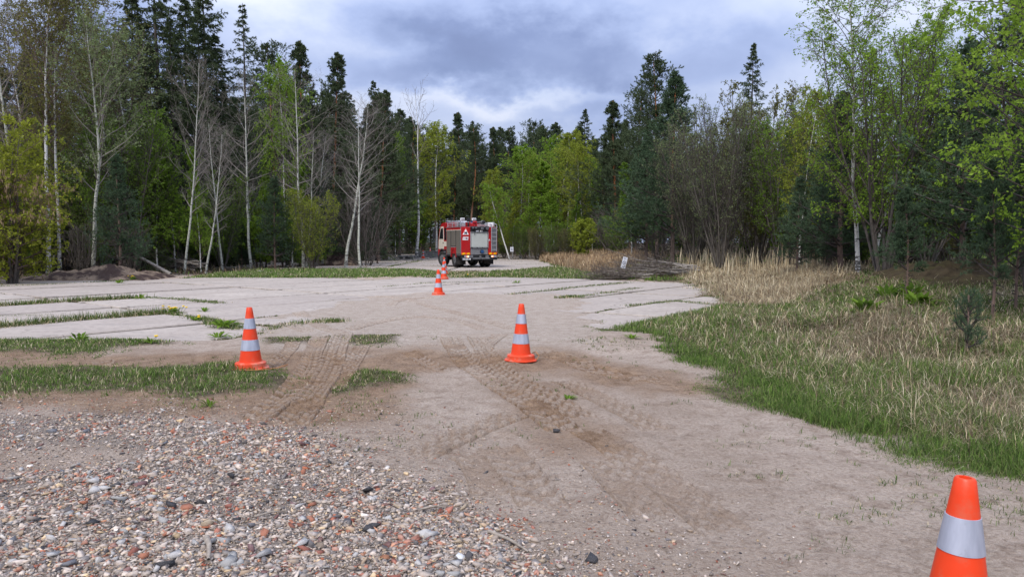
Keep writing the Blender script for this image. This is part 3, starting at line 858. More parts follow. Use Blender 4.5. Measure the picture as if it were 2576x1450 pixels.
# rear ladder
lad = P("rear_ladder", M_ALU, lambda b: (bm_bar(b, (0.79, -0.09, 0.98), (0.79, -0.09, 2.66), 0.018), bm_bar(b, (1.12, -0.09, 0.98), (1.12, -0.09, 2.66), 0.018),
                                        bm_bar(b, (0.79, -0.09, 2.66), (0.79, 0.25, 2.72), 0.018), bm_bar(b, (1.12, -0.09, 2.66), (1.12, 0.25, 2.72), 0.018)))
for k in range(6):
    P("rung", M_ALU, lambda b: bm_box(b, (0.955, -0.09, 1.10 + k * 0.265), (0.33, 0.045, 0.028)), lad)
P("ladder_backing", M_TREAD, lambda b: bm_box(b, (0.955, -0.008, 1.72), (0.36, 0.02, 1.5)), lad)
# suction hoses: their capped ends stick out above the shutter
for (x, z, r) in ((-0.46, 2.43, 0.095), (-0.26, 2.43, 0.095), (0.14, 2.40, 0.135), (0.48, 2.40, 0.135)):
    hs = P("suction_hose", M_BLACK, lambda b: (bm_cyl(b, (x, 0.6, z + 0.03), r * 0.8, 1.3, 'Y', 18), bm_cyl(b, (x, -0.07, z + 0.03), r, 0.14, 'Y', 20)), None, True)
    P("hose_cap", M_RIM, lambda b: (bm_cyl(b, (x, -0.15, z + 0.03), r * 0.7, 0.03, 'Y', 20), bm_box(b, (x, -0.17, z + 0.03), (r * 0.9, 0.02, 0.03))), hs, True)
P("strap", M_BLACK, lambda b: (bm_bar(b, (-0.36, -0.1, 2.40), (-0.36, -0.05, 2.24), 0.02), bm_bar(b, (-0.31, -0.1, 2.38), (-0.33, -0.04, 2.02), 0.014)))
# bumper, lamps, plate
P("bumper", M_BLACK, lambda b: (bm_box(b, (0, 0.10, 0.66), (2.36, 0.16, 0.22), 0.02), bm_box(b, (0.05, 0.02, 0.52), (2.30, 0.10, 0.10), 0.02)))
P("bumper_beam", M_ALU, lambda b: bm_box(b, (0.12, -0.03, 0.575), (1.1, 0.02, 0.035)))
P("tow_bracket", M_RIM, lambda b: (bm_box(b, (-0.5, 0.0, 0.68), (0.18, 0.06, 0.17), 0.02), bm_box(b, (0.52, 0.0, 0.66), (0.22, 0.06, 0.19), 0.02), bm_cyl(b, (0.05, -0.03, 0.68), 0.06, 0.10, 'Y', 14)))
for sd_, lx in ((-1, -0.80), (1, 0.955)):
    tl = P("tail_lamp", M_LENS, lambda b: bm_box(b, (lx, 0.0, 0.69), (0.38, 0.05, 0.13), 0.012))
    P("lamp_housing", M_BLACK, lambda b: bm_box(b, (lx, 0.02, 0.69), (0.42, 0.05, 0.165), 0.012), tl)
    P("lit_lamp", M_LAMP, lambda b: bm_box(b, (lx + (0.02 if sd_ < 0 else -0.09), -0.028, 0.685), (0.11, 0.01, 0.07), 0.003), tl)
    P("lamp_core", M_LAMPC, lambda b: bm_cyl(b, (lx + (0.05 if sd_ < 0 else -0.11), -0.038, 0.692), 0.028, 0.012, 'Y', 12), tl)
pl = P("number_plate", M_WHITE, lambda b: bm_box(b, (-0.86, -0.06, 0.535), (0.52, 0.012, 0.105), 0.003)); pl['label'] = "white number plate"
P("blue_band", M_BLUE, lambda b: bm_box(b, (-1.09, -0.068, 0.535), (0.045, 0.006, 0.10)), pl)
obj("lettering", text_mesh("GFA 887", 0.105, M_INK, 0.002, 0.002, 0.98), pl, (-0.84, -0.0685, 0.535), (math.pi / 2, 0, 0))
P("plate_bracket", M_BLACK, lambda b: bm_box(b, (-0.86, -0.02, 0.54), (0.54, 0.06, 0.13)), pl)
# chassis and flaps
P("chassis_frame", M_BLACK, lambda b: (bm_box(b, (-0.42, 2.2, 0.62), (0.12, 4.4, 0.22)), bm_box(b, (0.42, 2.2, 0.62), (0.12, 4.4, 0.22)), bm_box(b, (0, 1.42, 0.50), (1.5, 0.22, 0.24), 0.05), bm_box(b, (0, 2.4, 0.62), (1.5, 0.7, 0.4)), bm_box(b, (0, 0.55, 0.58), (0.6, 0.5, 0.18)),
                                             bm_box(b, (0, 1.45, 0.865), (2.3, 2.85, 0.03)), bm_box(b, (0, 3.9, 0.5), (1.4, 0.2, 0.2))))
for x in (-0.93, 0.93):
    P("mud_flap", M_RUB, lambda b: bm_box(b, (x, 0.76, 0.44), (0.60, 0.015, 0.52)))
def wheel(x, y, w, steer=0.0, dual=False):
    e = part("wheel", truck, M_RIM, lambda b: (bm_cyl(b, (0, 0, 0), 0.29, w * 0.8, 'X', 28), bm_cyl(b, (math.copysign(w * 0.38, x), 0, 0), 0.13, 0.12, 'X', 16)), True)
    e.location = (x, y, 0.49); e.rotation_euler = (0, 0, steer)
    def ty_(b):
        r0 = 0.49
        for (c0, ww) in (((-w * 0.27, w * 0.44), (w * 0.27, w * 0.44)) if dual else ((0, w),)):
            prof = [(0.28, -ww / 2 + 0.03), (0.34, -ww / 2), (0.44, -ww / 2), (r0 - 0.012, -ww / 2 + 0.03), (r0, -ww / 2 + 0.07), (r0, ww / 2 - 0.07), (r0 - 0.012, ww / 2 - 0.03), (0.44, ww / 2), (0.34, ww / 2), (0.28, ww / 2 - 0.03)]
            seg = 40; rings = []
            for r, xx in prof:
                rings.append([b.verts.new((c0 + xx, r * math.cos(2 * math.pi * i / seg), r * math.sin(2 * math.pi * i / seg))) for i in range(seg)])
            for A, B in zip(rings[:-1], rings[1:]):
                for i in range(seg): b.faces.new((A[i], A[(i + 1) % seg], B[(i + 1) % seg], B[i]))
    part("tyre", e, M_RUB, ty_, True)
    def nuts(b):
        for k in range(10):
            a = 2 * math.pi * k / 10
            bm_cyl(b, (math.copysign(w * 0.42, x), 0.18 * math.cos(a), 0.18 * math.sin(a)), 0.018, 0.04, 'X', 6)
    part("wheel_nuts", e, M_ALU, nuts)
wheel(-0.90, 1.42, 0.58, 0, True); wheel(0.90, 1.42, 0.58, 0, True)
wheel(-1.02, 4.02, 0.31, R(20)); wheel(1.02, 4.02, 0.31, R(20))
# cab
cabp = [(3.02, 1.02), (3.02, 2.80), (3.45, 2.86), (4.05, 2.82), (4.42, 2.62), (4.62, 2.35), (4.88, 1.62), (4.93, 1.05), (4.93, 0.62), (4.60, 0.62), (4.56, 0.85), (4.36, 1.10), (3.68, 1.10), (3.46, 0.85), (3.42, 0.70), (3.02, 0.70)]
def cabf(b):
    A = [b.verts.new((-1.14, y, z)) for y, z in cabp]; B = [b.verts.new((1.14, y, z)) for y, z in cabp]
    n = len(cabp)
    for i in range(n): b.faces.new((A[i], A[(i + 1) % n], B[(i + 1) % n], B[i]))
    for S_ in (A, B):
        f = b.faces.new(S_); bmesh.ops.triangulate(b, faces=[f])
cab = P("cab", M_RED, cabf)
for sd_ in (-1, 1):
    X0, X1 = (1.142 * sd_, 1.156 * sd_)
    d_ = P("cab_door", M_CREAM, lambda b: bm_prism(b, [(3.62, 1.12), (3.62, 1.72), (3.66, 2.60), (4.22, 2.60), (4.44, 2.34), (4.74, 1.66), (4.80, 1.12)], X0, X1))
    P("door_window", M_GLASS, lambda b: bm_prism(b, [(3.72, 1.78), (3.75, 2.48), (4.18, 2.48), (4.36, 2.28), (4.60, 1.78)], X1, X1 + 0.006 * sd_), d_)
    P("door_handle", M_BLACK, lambda b: bm_box(b, (X1 + 0.012 * sd_, 3.72, 1.52), (0.024, 0.12, 0.05)), d_)
    P("crew_window", M_GLASS, lambda b: bm_prism(b, [(3.10, 1.72), (3.10, 2.50), (3.50, 2.50), (3.54, 1.72)], X0, X0 + 0.006 * sd_), cab)
    P("cream_stripe", M_CREAM, lambda b: bm_prism(b, [(3.05, 1.30), (3.05, 1.62), (3.60, 1.62), (3.60, 1.30)], X0, X0 + 0.006 * sd_), cab)
    P("cab_step", M_BLACK, lambda b: (bm_box(b, (sd_ * 1.10, 3.30, 0.80), (0.14, 0.40, 0.60), 0.02), bm_box(b, (sd_ * 1.13, 3.30, 0.45), (0.16, 0.38, 0.05))), cab)
    P("step_tread", M_ALU, lambda b: [bm_box(b, (sd_ * 1.185, 3.30, z), (0.05, 0.34, 0.03)) for z in (0.48, 0.70, 0.92)], cab)
    P("front_fender", M_BLACK, lambda b: bm_prism(b, [(4.02 + 0.62 * math.cos(math.pi * k / 12), 0.55 + 0.60 * math.sin(math.pi * k / 12)) for k in range(13)] + [(4.02 - 0.54 * math.cos(math.pi * k / 12), 0.55 + 0.53 * math.sin(math.pi * k / 12)) for k in range(13)], sd_ * 1.0, sd_ * 1.165), cab)
    mir = P("wing_mirror", M_BLACK, lambda b: (bm_bar(b, (sd_ * 1.1, 4.55, 2.50), (sd_ * 1.52, 4.62, 2.50), 0.02), bm_box(b, (sd_ * 1.48, 4.66, 2.33), (0.20, 0.09, 0.26), 0.04, None, 2), bm_box(b, (sd_ * 1.49, 4.66, 1.98), (0.22, 0.10, 0.40), 0.05, None, 2), bm_bar(b, (sd_ * 1.46, 4.64, 2.5), (sd_ * 1.46, 4.64, 1.9), 0.02)), cab)
P("windscreen", M_GLASS, lambda b: bm_flat(b, [(-1.02, 4.635, 2.33), (1.02, 4.635, 2.33), (1.02, 4.872, 1.66), (-1.02, 4.872, 1.66)]), cab)
P("front_bumper", M_BLACK, lambda b: bm_box(b, (0, 4.96, 0.66), (2.28, 0.14, 0.34), 0.03), cab)
# gear on the roof
rail = P("roof_rail", M_ALU, lambda b: ([bm_bar(b, (-1.12, 0.3, z), (-1.12, BL - 0.05, z), 0.02) for z in (2.62, 2.72, 2.82, 2.90)] + [bm_bar(b, (-1.12, y, 2.50), (-1.12, y, 2.92), 0.022) for y in (0.32, 0.85, 1.0, 1.9, BL - 0.06)] +
                                    [bm_bar(b, (1.12, 0.3, z), (1.12, BL - 0.05, z), 0.02) for z in (2.66, 2.80)] + [bm_bar(b, (1.12, y, 2.50), (1.12, y, 2.82), 0.022) for y in (0.32, 1.2, 2.0, BL - 0.06)]))
rl = P("roof_ladder", M_ALU, lambda b: ([bm_bar(b, (x, 0.35, 2.80), (x, BL + 0.7, 2.96), 0.028) for x in (-0.95, -0.55)] + [bm_bar(b, (-0.95, 0.6 + k * 0.3, 2.815 + k * 0.0148), (-0.55, 0.6 + k * 0.3, 2.815 + k * 0.0148), 0.018) for k in range(9)] + [bm_bar(b, (-0.75, y, 2.50), (-0.75, y, 2.82 + y * 0.04), 0.02) for y in (0.7, 2.4)]))
P("roof_deck", M_TREAD, lambda b: bm_box(b, (0.0, BL / 2 + 0.1, 2.47), (1.18, BL - 0.3, 0.05)))
P("roof_locker", M_ALU, lambda b: (bm_box(b, (-0.92, 0.62, 2.66), (0.32, 0.5, 0.28), 0.03), bm_box(b, (0.95, 1.8, 2.62), (0.36, 1.4, 0.22), 0.02)))
P("roof_box", M_RED, lambda b: (bm_box(b, (-0.3, 1.9, 2.68), (0.5, 0.9, 0.36), 0.03), bm_box(b, (-0.9, 1.35, 2.59), (0.2, 0.3, 0.15), 0.02)))
mon = P("water_monitor", M_RED, lambda b: (bm_cyl(b, (0.02, 0.9, 2.62), 0.10, 0.30, 'Z', 16), bm_box(b, (0.02, 0.85, 2.82), (0.26, 0.22, 0.14), 0.04)), None, True)
P("monitor_barrel", M_RIM, lambda b: (bm_cyl(b, (0.30, 0.75, 2.80), 0.07, 0.7, 'Y', 16), bm_cyl(b, (0.36, 0.32, 2.80), 0.125, 0.22, 'Y', 18)), mon, True)
P("monitor_mouth", M_BLACK, lambda b: bm_cyl(b, (0.36, 0.205, 2.80), 0.10, 0.02, 'Y', 18), mon)
for x in (-0.72, 0.05):
    fl = P("flood_light", M_WHITE, lambda b: (bm_box(b, (x, 1.1, 3.00), (0.27, 0.14, 0.17), 0.03, None, 2), bm_bar(b, (x, 1.12, 2.6), (x, 1.12, 2.95), 0.02)), None, True)
    P("lamp_lens", M_LENS, lambda b: bm_box(b, (x, 1.02, 3.00), (0.20, 0.02, 0.10)), fl)
P("light_mast", M_BLACK, lambda b: (bm_box(b, (-0.33, 1.1, 2.97), (0.17, 0.18, 0.24), 0.02), bm_cyl(b, (-0.33, 1.1, 2.7), 0.05, 0.4, 'Z', 12), bm_bar(b, (-0.7, 1.12, 2.93), (0.1, 1.12, 2.93), 0.018), bm_bar(b, (0.12, 1.0, 2.92), (0.42, 1.0, 2.96), 0.02)))
P("foam_canister", M_WHITE, lambda b: (bm_box(b, (0.80, 0.35, 2.66), (0.155, 0.2, 0.28), 0.025, None, 2), bm_box(b, (0.975, 0.35, 2.66), (0.155, 0.2, 0.28), 0.025, None, 2)), None, True)
for x in (-0.85, 0.85):
    P("beacon", M_BLUE, lambda b: bm_cyl(b, (x, 3.7, 2.92), 0.09, 0.12, 'Z', 16), cab, True)
P("beacon_bar", M_WHITE, lambda b: bm_box(b, (0, 3.7, 2.92), (1.1, 0.2, 0.10), 0.03), cab)
# ================================================================== RUBBLE
def hull_template(seed, npts=11):
    """an angular chip: convex hull of a few points -> (verts, triangles)"""
    rg = np.random.default_rng(seed)
    bm = bmesh.new()
    P_ = rg.uniform(-1, 1, (npts, 3)); P_ /= np.maximum(1.0, np.linalg.norm(P_, axis=1))[:, None]
    for v in P_: bm.verts.new(v)
    r = bmesh.ops.convex_hull(bm, input=bm.verts[:])
    junk = [e for e in r['geom_interior'] + r['geom_unused'] if isinstance(e, bmesh.types.BMVert)]
    bmesh.ops.delete(bm, geom=list(set(junk)), context='VERTS')
    bmesh.ops.triangulate(bm, faces=bm.faces[:]); bmesh.ops.recalc_face_normals(bm, faces=bm.faces[:])
    bm.verts.index_update()
    V = np.array([v.co[:] for v in bm.verts]); F = np.array([[v.index for v in f.verts] for f in bm.faces]); bm.free()
    V -= (V.max(0) + V.min(0)) / 2
    return V / np.abs(V).max(), F
def rand_rot(rng, N, tilt):
    a = rng.random(N) * 2 * math.pi; t = rng.normal(0, tilt, N); b = rng.random(N) * 2 * math.pi
    ca, sa = np.cos(a), np.sin(a); ct, st = np.cos(t), np.sin(t); cb, sb = np.cos(b), np.sin(b)
    Rz = np.zeros((N, 3, 3)); Rz[:, 0, 0] = ca; Rz[:, 0, 1] = -sa; Rz[:, 1, 0] = sa; Rz[:, 1, 1] = ca; Rz[:, 2, 2] = 1
    Rx = np.zeros((N, 3, 3)); Rx[:, 0, 0] = 1; Rx[:, 1, 1] = ct; Rx[:, 1, 2] = -st; Rx[:, 2, 1] = st; Rx[:, 2, 2] = ct
    Rb = np.zeros((N, 3, 3)); Rb[:, 0, 0] = cb; Rb[:, 0, 1] = -sb; Rb[:, 1, 0] = sb; Rb[:, 1, 1] = cb; Rb[:, 2, 2] = 1
    return Rz @ Rx @ Rb
HULLS = [hull_template(900 + k, 7 + k % 3) for k in range(40)]
STONE_COLS = np.array([(0.40, 0.355, 0.315), (0.52, 0.47, 0.42), (0.30, 0.275, 0.255), (0.40, 0.32, 0.235), (0.40, 0.15, 0.085), (0.32, 0.11, 0.07), (0.46, 0.235, 0.145),
                       (0.055, 0.055, 0.062), (0.14, 0.14, 0.15), (0.23, 0.12, 0.115), (0.78, 0.77, 0.74), (0.55, 0.44, 0.28), (0.46, 0.43, 0.41)])
STONE_P = np.array([0.26, 0.18, 0.12, 0.10, 0.035, 0.035, 0.03, 0.045, 0.08, 0.03, 0.015, 0.04, 0.08]); STONE_P /= STONE_P.sum()
m, N = new_mat("crushed_stone")
a_ = N.n('ShaderNodeAttribute'); a_.attribute_name = 'Col'
p_ = N.n('ShaderNodeTexCoord').outputs['Object']
n2 = N.noise(p_, 60.0, 5.0, 0.65)
c = N.mix(N.mapr(n2, 0.35, 0.7, 0, 0.55), a_.outputs['Color'], (0.5, 0.48, 0.46), 'MULTIPLY')
c = N.mix(N.mapr(N.noise(p_, 9.0, 4.0), 0.40, 0.70, 0, 0.5), c, (0.42, 0.36, 0.31))
finish(N, pbsdf(N, c, 0.9, 0, bump(N, n2, 0.5, 0.004), 0.2))
M_GRAVEL = m
def rub_density(x, y):
    w = (fbm(x * 1.3, y * 1.3, 9) - 0.5)
    k = sstep(-0.35, 0.5, sdist(P_RUBBLE, x, y) + w * 0.9) * (1 - 0.93 * sstep(-0.15, 0.2, sdist(P_RUBGAP, x, y) + w * 0.5))
    return k
rng = np.random.default_rng(11)
def scatter_rub(N, y0=2.9, y1=7.3, tail=0.0):
    y = y0 + (y1 - y0) * rng.random(N) ** 1.15; x = -y * 0.78 + (y * 0.78 + 1.6) * rng.random(N)
    k = rub_density(x, y) * (0.40 + 0.85 * sstep(0.25, 0.62, fbm(x * 1.6, y * 1.6, 33))) + tail * sstep(-1.9, 0.0, sdist(P_RUBBLE, x, y)) * 0.12
    ok = rng.random(N) < k
    return x[ok], y[ok]
rub = empty("rubble_patch", (0, 0, 0)); tag(rub, "patch of crushed brick and concrete rubble spread over the sand at lower left", "rubble")
acc = Acc()
for (N_, lo, hi, tail) in ((95000, 0.0035, 0.009, 1.6), (36000, 0.008, 0.016, 0.6), (8500, 0.015, 0.027, 0.10)):
    x, y = scatter_rub(N_, tail=tail)
    n = len(x)
    s = lo + (hi - lo) * rng.random(n) ** 2
    sc = s[:, None] * np.stack([rng.uniform(0.9, 1.8, n), rng.uniform(0.7, 1.1, n), rng.uniform(0.30, 0.75, n)], 1)
    Rm = rand_rot(rng, n, 0.35)
    nb_ = fbm(x * 1.7, y * 1.7, 77)
    pick = rng.choice(len(STONE_COLS), n, p=STONE_P)
    brick = (nb_ > 0.60) & (rng.random(n) < 0.20); pick[brick] = rng.choice([4, 5, 6], brick.sum())
    col = STONE_COLS[pick] * np.array([1.25, 1.14, 1.05]) * rng.uniform(0.5, 1.2, (n, 1))
    pos = np.stack([x, y, zs(x, y) + s * 0.14 + 0.003 * rng.random(n)], 1)
    which = rng.integers(len(HULLS), size=n)
    for k, (HV, HF) in enumerate(HULLS):
        i = np.where(which == k)[0]
        if not len(i): continue
        V = np.einsum('nij,nvj->nvi', Rm[i], HV[None] * sc[i][:, None, :]) + pos[i][:, None, :]
        base = (np.arange(len(i)) * len(HV))[:, None, None]
        acc.add(V.reshape(-1, 3), None, (HF[None] + base).reshape(-1, 3), np.repeat(col[i], len(HV), 0))
g = obj("gravel", acc.mesh("gravel", (M_GRAVEL,)), rub); tag(g, kind='stuff')
# the pieces that can be picked out one by one
piece_mats = {}
def pm(name, c, rough=0.9):
    piece_mats[name] = simple(name, c, rough, 0, 0.35, 30.0, 0.5, 0.2, ((0.40, 0.36, 0.33), 14.0, 0.5))
pm("concrete_grey", (0.40, 0.385, 0.365)); pm("concrete_pale", (0.54, 0.51, 0.48)); pm("brick_orange", (0.42, 0.16, 0.09)); pm("brick_red", (0.32, 0.11, 0.075)); pm("tar_black", (0.035, 0.035, 0.04), 0.6)
pm("slate_grey", (0.17, 0.17, 0.185)); pm("stone_tan", (0.46, 0.36, 0.25)); pm("plum_stone", (0.22, 0.12, 0.12)); pm("white_tile", (0.80, 0.79, 0.77), 0.3)
kinds = [("concrete_lump", "concrete_grey", .31), ("concrete_lump", "concrete_pale", .2), ("brick_fragment", "brick_orange", .09), ("brick_fragment", "brick_red", .08), ("tar_lump", "tar_black", .08), ("stone", "slate_grey", .08), ("stone", "stone_tan", .08), ("stone", "plum_stone", .04), ("tile_shard", "white_tile", .04)]
stone_ms = []
for k in range(18):
    HV, HF = hull_template(300 + k, 9)
    stone_ms.append(np_mesh("stone", HV * np.array([rng.uniform(1.0, 1.5), rng.uniform(0.7, 1.1), rng.uniform(0.4, 0.75)]), None, HF))
shard = np_mesh("tile_shard", np.array([(x, y, z) for z in (-0.12, 0.12) for x, y in ((-1, -0.6), (0.9, -0.8), (1.1, 0.5), (-0.5, 0.9))]), np.array([(3, 2, 1, 0), (4, 5, 6, 7), (0, 1, 5, 4), (1, 2, 6, 5), (2, 3, 7, 6), (3, 0, 4, 7)]))
px_, py_ = [], []
while len(px_) < 300:
    x, y = scatter_rub(400, 3.2, 6.9)
    for a, b in zip(x, y):
        if a > -b * 0.74 and len(px_) < 300: px_.append(a); py_.append(b)
for q, (x, y) in enumerate(zip(px_, py_)):
    k = kinds[rng.choice(len(kinds), p=[w for _, _, w in kinds])]
    s = float(0.017 + 0.024 * rng.random() ** 2)
    me = shard if k[0] == "tile_shard" else stone_ms[rng.integers(len(stone_ms))]
    if k[0] == "tile_shard": s *= 0.7
    if not me.materials: me.materials.append(piece_mats["concrete_grey"])
    o = obj(k[0], me, rub, (x, y, zs1(x, y) + s * 0.22), (rng.normal(0, .25), rng.normal(0, .25), rng.random() * 6.28))
    o.scale = (s, s, s)
    o.material_slots[0].link = 'OBJECT'; o.material_slots[0].material = piece_mats[k[1]]
M_WOODG = simple("weathered_wood", (0.33, 0.28, 0.23), 0.85, 0, 0.4, 25.0, 0.5)
def stick(name, parent, mat, pts, r0, r1, sides=6):
    pts = np.array(pts, float); n = len(pts)
    rr = np.linspace(r0, r1, n)
    V, F = tubes(pts[None], rr[None], sides)
    return obj(name, np_mesh(name, V, F, smooth=True, mats=(mat,)), parent)
def tubes(pts, r, sides):
    """pts (N,n,3), r (N,n) -> tube mesh arrays"""
    N_, n, _ = pts.shape
    t = np.gradient(pts, axis=1); t /= np.linalg.norm(t, axis=2)[..., None] + 1e-9
    ref = np.where(np.abs(t[:, :1, 2:3]) > 0.8, np.array([[[1.0, 0, 0]]]), np.array([[[0, 0, 1.0]]]))
    u = np.cross(t, np.broadcast_to(ref, t.shape)); u /= np.linalg.norm(u, axis=2)[..., None] + 1e-9
    v = np.cross(t, u)
    a = np.arange(sides) * 2 * math.pi / sides
    V = pts[:, :, None] + r[:, :, None, None] * (np.cos(a)[None, None, :, None] * u[:, :, None] + np.sin(a)[None, None, :, None] * v[:, :, None])
    idx = np.arange(N_ * n * sides).reshape(N_, n, sides)
    nx = np.roll(idx, -1, axis=2)
    F = np.stack([idx[:, :-1], idx[:, 1:], nx[:, 1:], nx[:, :-1]], -1).reshape(-1, 4)
    return V.reshape(-1, 3), F
for (a, b, r) in (((1230, 920 + 430), (1330, 1400), .012), ((520, 1370), (525, 1425), .018), ((1060, 1290), (1120, 1285), .008), ((640, 1320), (720, 1300), .007)):
    A, B = gnd(*a), gnd(*b)
    mid = ((A[0] + B[0]) / 2, (A[1] + B[1]) / 2)
    stick("wood_splinter", rub, M_WOODG, [(A[0], A[1], zs1(*A) + .02), (mid[0] + .01, mid[1], zs1(*mid) + .03), (B[0], B[1], zs1(*B) + .02)], r, r * 0.5, 5)

# ================================================================== SMALL THINGS
M_PAPER = simple("sign_paper", (0.72, 0.73, 0.78), 0.7, 0, 0.06, 10.0)
M_PAPINK = simple("sign_ink", (0.07, 0.08, 0.14), 0.7, 0, 0.1)
M_STAKE = simple("stake_wood", (0.30, 0.27, 0.24), 0.85, 0, 0.3, 20.0, 0.3)
def ring_bm(b, r0, r1, y, seg=28):
    A = [b.verts.new((r0 * math.cos(2 * math.pi * i / seg), y, r0 * math.sin(2 * math.pi * i / seg))) for i in range(seg)]
    B = [b.verts.new((r1 * math.cos(2 * math.pi * i / seg), y, r1 * math.sin(2 * math.pi * i / seg))) for i in range(seg)]
    for i in range(seg): b.faces.new((A[i], A[(i + 1) % seg], B[(i + 1) % seg], B[i]))
def paper_sign(px, pyc, d, w, hh, roll, yaw, lab, diag=True):
    x, y, zc = at(px, pyc, d)
    zg = zs1(x, y)
    root = empty("paper_sign", (x, y, zg)); tag(root, lab, "sign", "paper signs at the edge of the clearing")
    zr = zc - zg
    sh = part("sheet", root, M_PAPER, lambda b: bm_box(b, (0, 0, 0), (w, 0.006, hh)))
    sh.location = (0, -0.03, zr); sh.rotation_euler = (0.05, roll, yaw)
    r = w * 0.34
    def mark(b):
        ring_bm(b, r * 0.80, r, -0.0055)
        if diag:
            bm_box(b, (0, -0.0055, 0), (r * 1.8, 0.002, r * 0.26), 0, Matrix.Rotation(R(45), 4, 'Y'))
            bm_box(b, (-r * 0.1, -0.006, r * 0.12), (r * 0.45, 0.002, r * 0.5), 0, Matrix.Rotation(R(30), 4, 'Y'))
        else:
            bm_box(b, (r * 0.15, -0.0055, -r * 0.1), (r * 0.8, 0.002, r * 1.1)); bm_box(b, (-r * 0.25, -0.006, r * 0.3), (r * 0.6, 0.002, r * 0.5))
        for zz_, ww_ in ((hh * 0.40, 0.6), (hh * 0.35, 0.5), (-hh * 0.36, 0.55), (-hh * 0.42, 0.4)):
            bm_box(b, (0, -0.0055, zz_), (w * ww_, 0.002, hh * 0.022))
    part("printed_symbol", sh, M_PAPINK, mark)
    stick("stake", root, M_STAKE, [(0.06, 0.01, -0.15), (0.03, 0.005, zr * 0.5), (-0.02, 0.0, zr + hh * 0.4)], 0.016, 0.012, 6)
paper_sign(1570, 660, 31.5, 0.22, 0.50, 0.22, 0.25, "tilted white paper sign with a ringed symbol beside the cut branches")
paper_sign(1287.5, 626.5, 62, 0.27, 0.40, 0.0, 0.0, "small white paper sign under the leaning birch behind the truck", False)

# concrete blocks beyond the far cones
M_BLOCK = simple("old_concrete", (0.27, 0.265, 0.26), 0.9, 0, 0.35, 4.0, 0.5, 0.15, ((0.09, 0.085, 0.08), 3.0, 0.75))
x0, y0 = at(1049, 640, 70)[:2]; x1, y1 = at(1108, 640, 70)[:2]
blk = empty("concrete_trough", ((x0 + x1) / 2, 70, zs1((x0 + x1) / 2, 70))); tag(blk, "low grey concrete trough lying behind the two far cones", "concrete block")
Lb = x1 - x0
part("panel", blk, M_BLOCK, lambda b: bm_box(b, (0, 0, 0.30), (Lb, 0.16, 0.60), 0.02))
part("rim", blk, M_BLOCK, lambda b: bm_box(b, (0, 0.0, 0.64), (Lb + 0.14, 0.34, 0.08), 0.015))
for sx in (-Lb / 2 + 0.09, -Lb / 2 + 0.8, 0.2, Lb / 2 - 0.09):
    part("rib", blk, M_BLOCK, lambda b: bm_box(b, (sx, -0.13, 0.30), (0.16, 0.10, 0.595), 0.02))
xx, yy = at(1021, 640, 66)[:2]
b2 = empty("concrete_slab_block", (xx, yy, zs1(xx, yy))); tag(b2, "thick broken concrete slab lying left of the far cones", "concrete block")
part("slab_top", b2, M_BLOCK, lambda b: bm_box(b, (0, 0, 0.30), (1.5, 0.8, 0.16), 0.03, Matrix.Rotation(R(-2), 4, 'Y')))
for k, (a, c_, s_) in enumerate(((-0.45, 0.1, 0.32), (0.5, -0.1, 0.36), (0.1, 0.15, 0.3))):
    part("support_chunk", b2, M_BLOCK, lambda b: bm_box(b, (a, c_, 0.09), (s_, 0.4, 0.24), 0.05, Matrix.Rotation(R(20 * k), 4, 'Z')))

# bent orange strap at the foot of the right cone
M_STRAP = simple("strap_orange", (0.45, 0.20, 0.07), 0.6, 0, 0.3, 20.0)
q = gnd(1345, 905); zq = zs1(*q)
st_o = stick("strap_loop", None, M_STRAP, [(q[0] - 0.42, q[1] - 0.10, zq + .015), (q[0] - 0.1, q[1] - 0.14, zq + .02), (q[0] + 0.03, q[1] - 0.08, zq + .03), (q[0] + 0.06, q[1] + 0.02, zq + .06), (q[0] + 0.02, q[1] + 0.12, zq + .10), (q[0] - 0.02, q[1] + 0.16, zq + 0.08), (q[0] - 0.03, q[1] + 0.2, zq + 0.0)], 0.007, 0.006, 6)
tag(st_o, "thin bent orange strap lying at the foot of the right cone", "strap")
q = gnd(640, 938); zq = zs1(*q)
st_o = stick("strap_loop", None, M_STRAP, [(q[0] - 0.26, q[1] - 0.03, zq + .02), (q[0] - 0.1, q[1] - 0.07, zq + .015), (q[0] + 0.12, q[1] - 0.05, zq + .02), (q[0] + 0.28, q[1] + 0.03, zq + .03), (q[0] + 0.36, q[1] + 0.16, zq + .05), (q[0] + 0.30, q[1] + 0.20, zq + 0.02)], 0.006, 0.005, 6)
tag(st_o, "thin tan strap lying under the foot of the left cone", "strap")

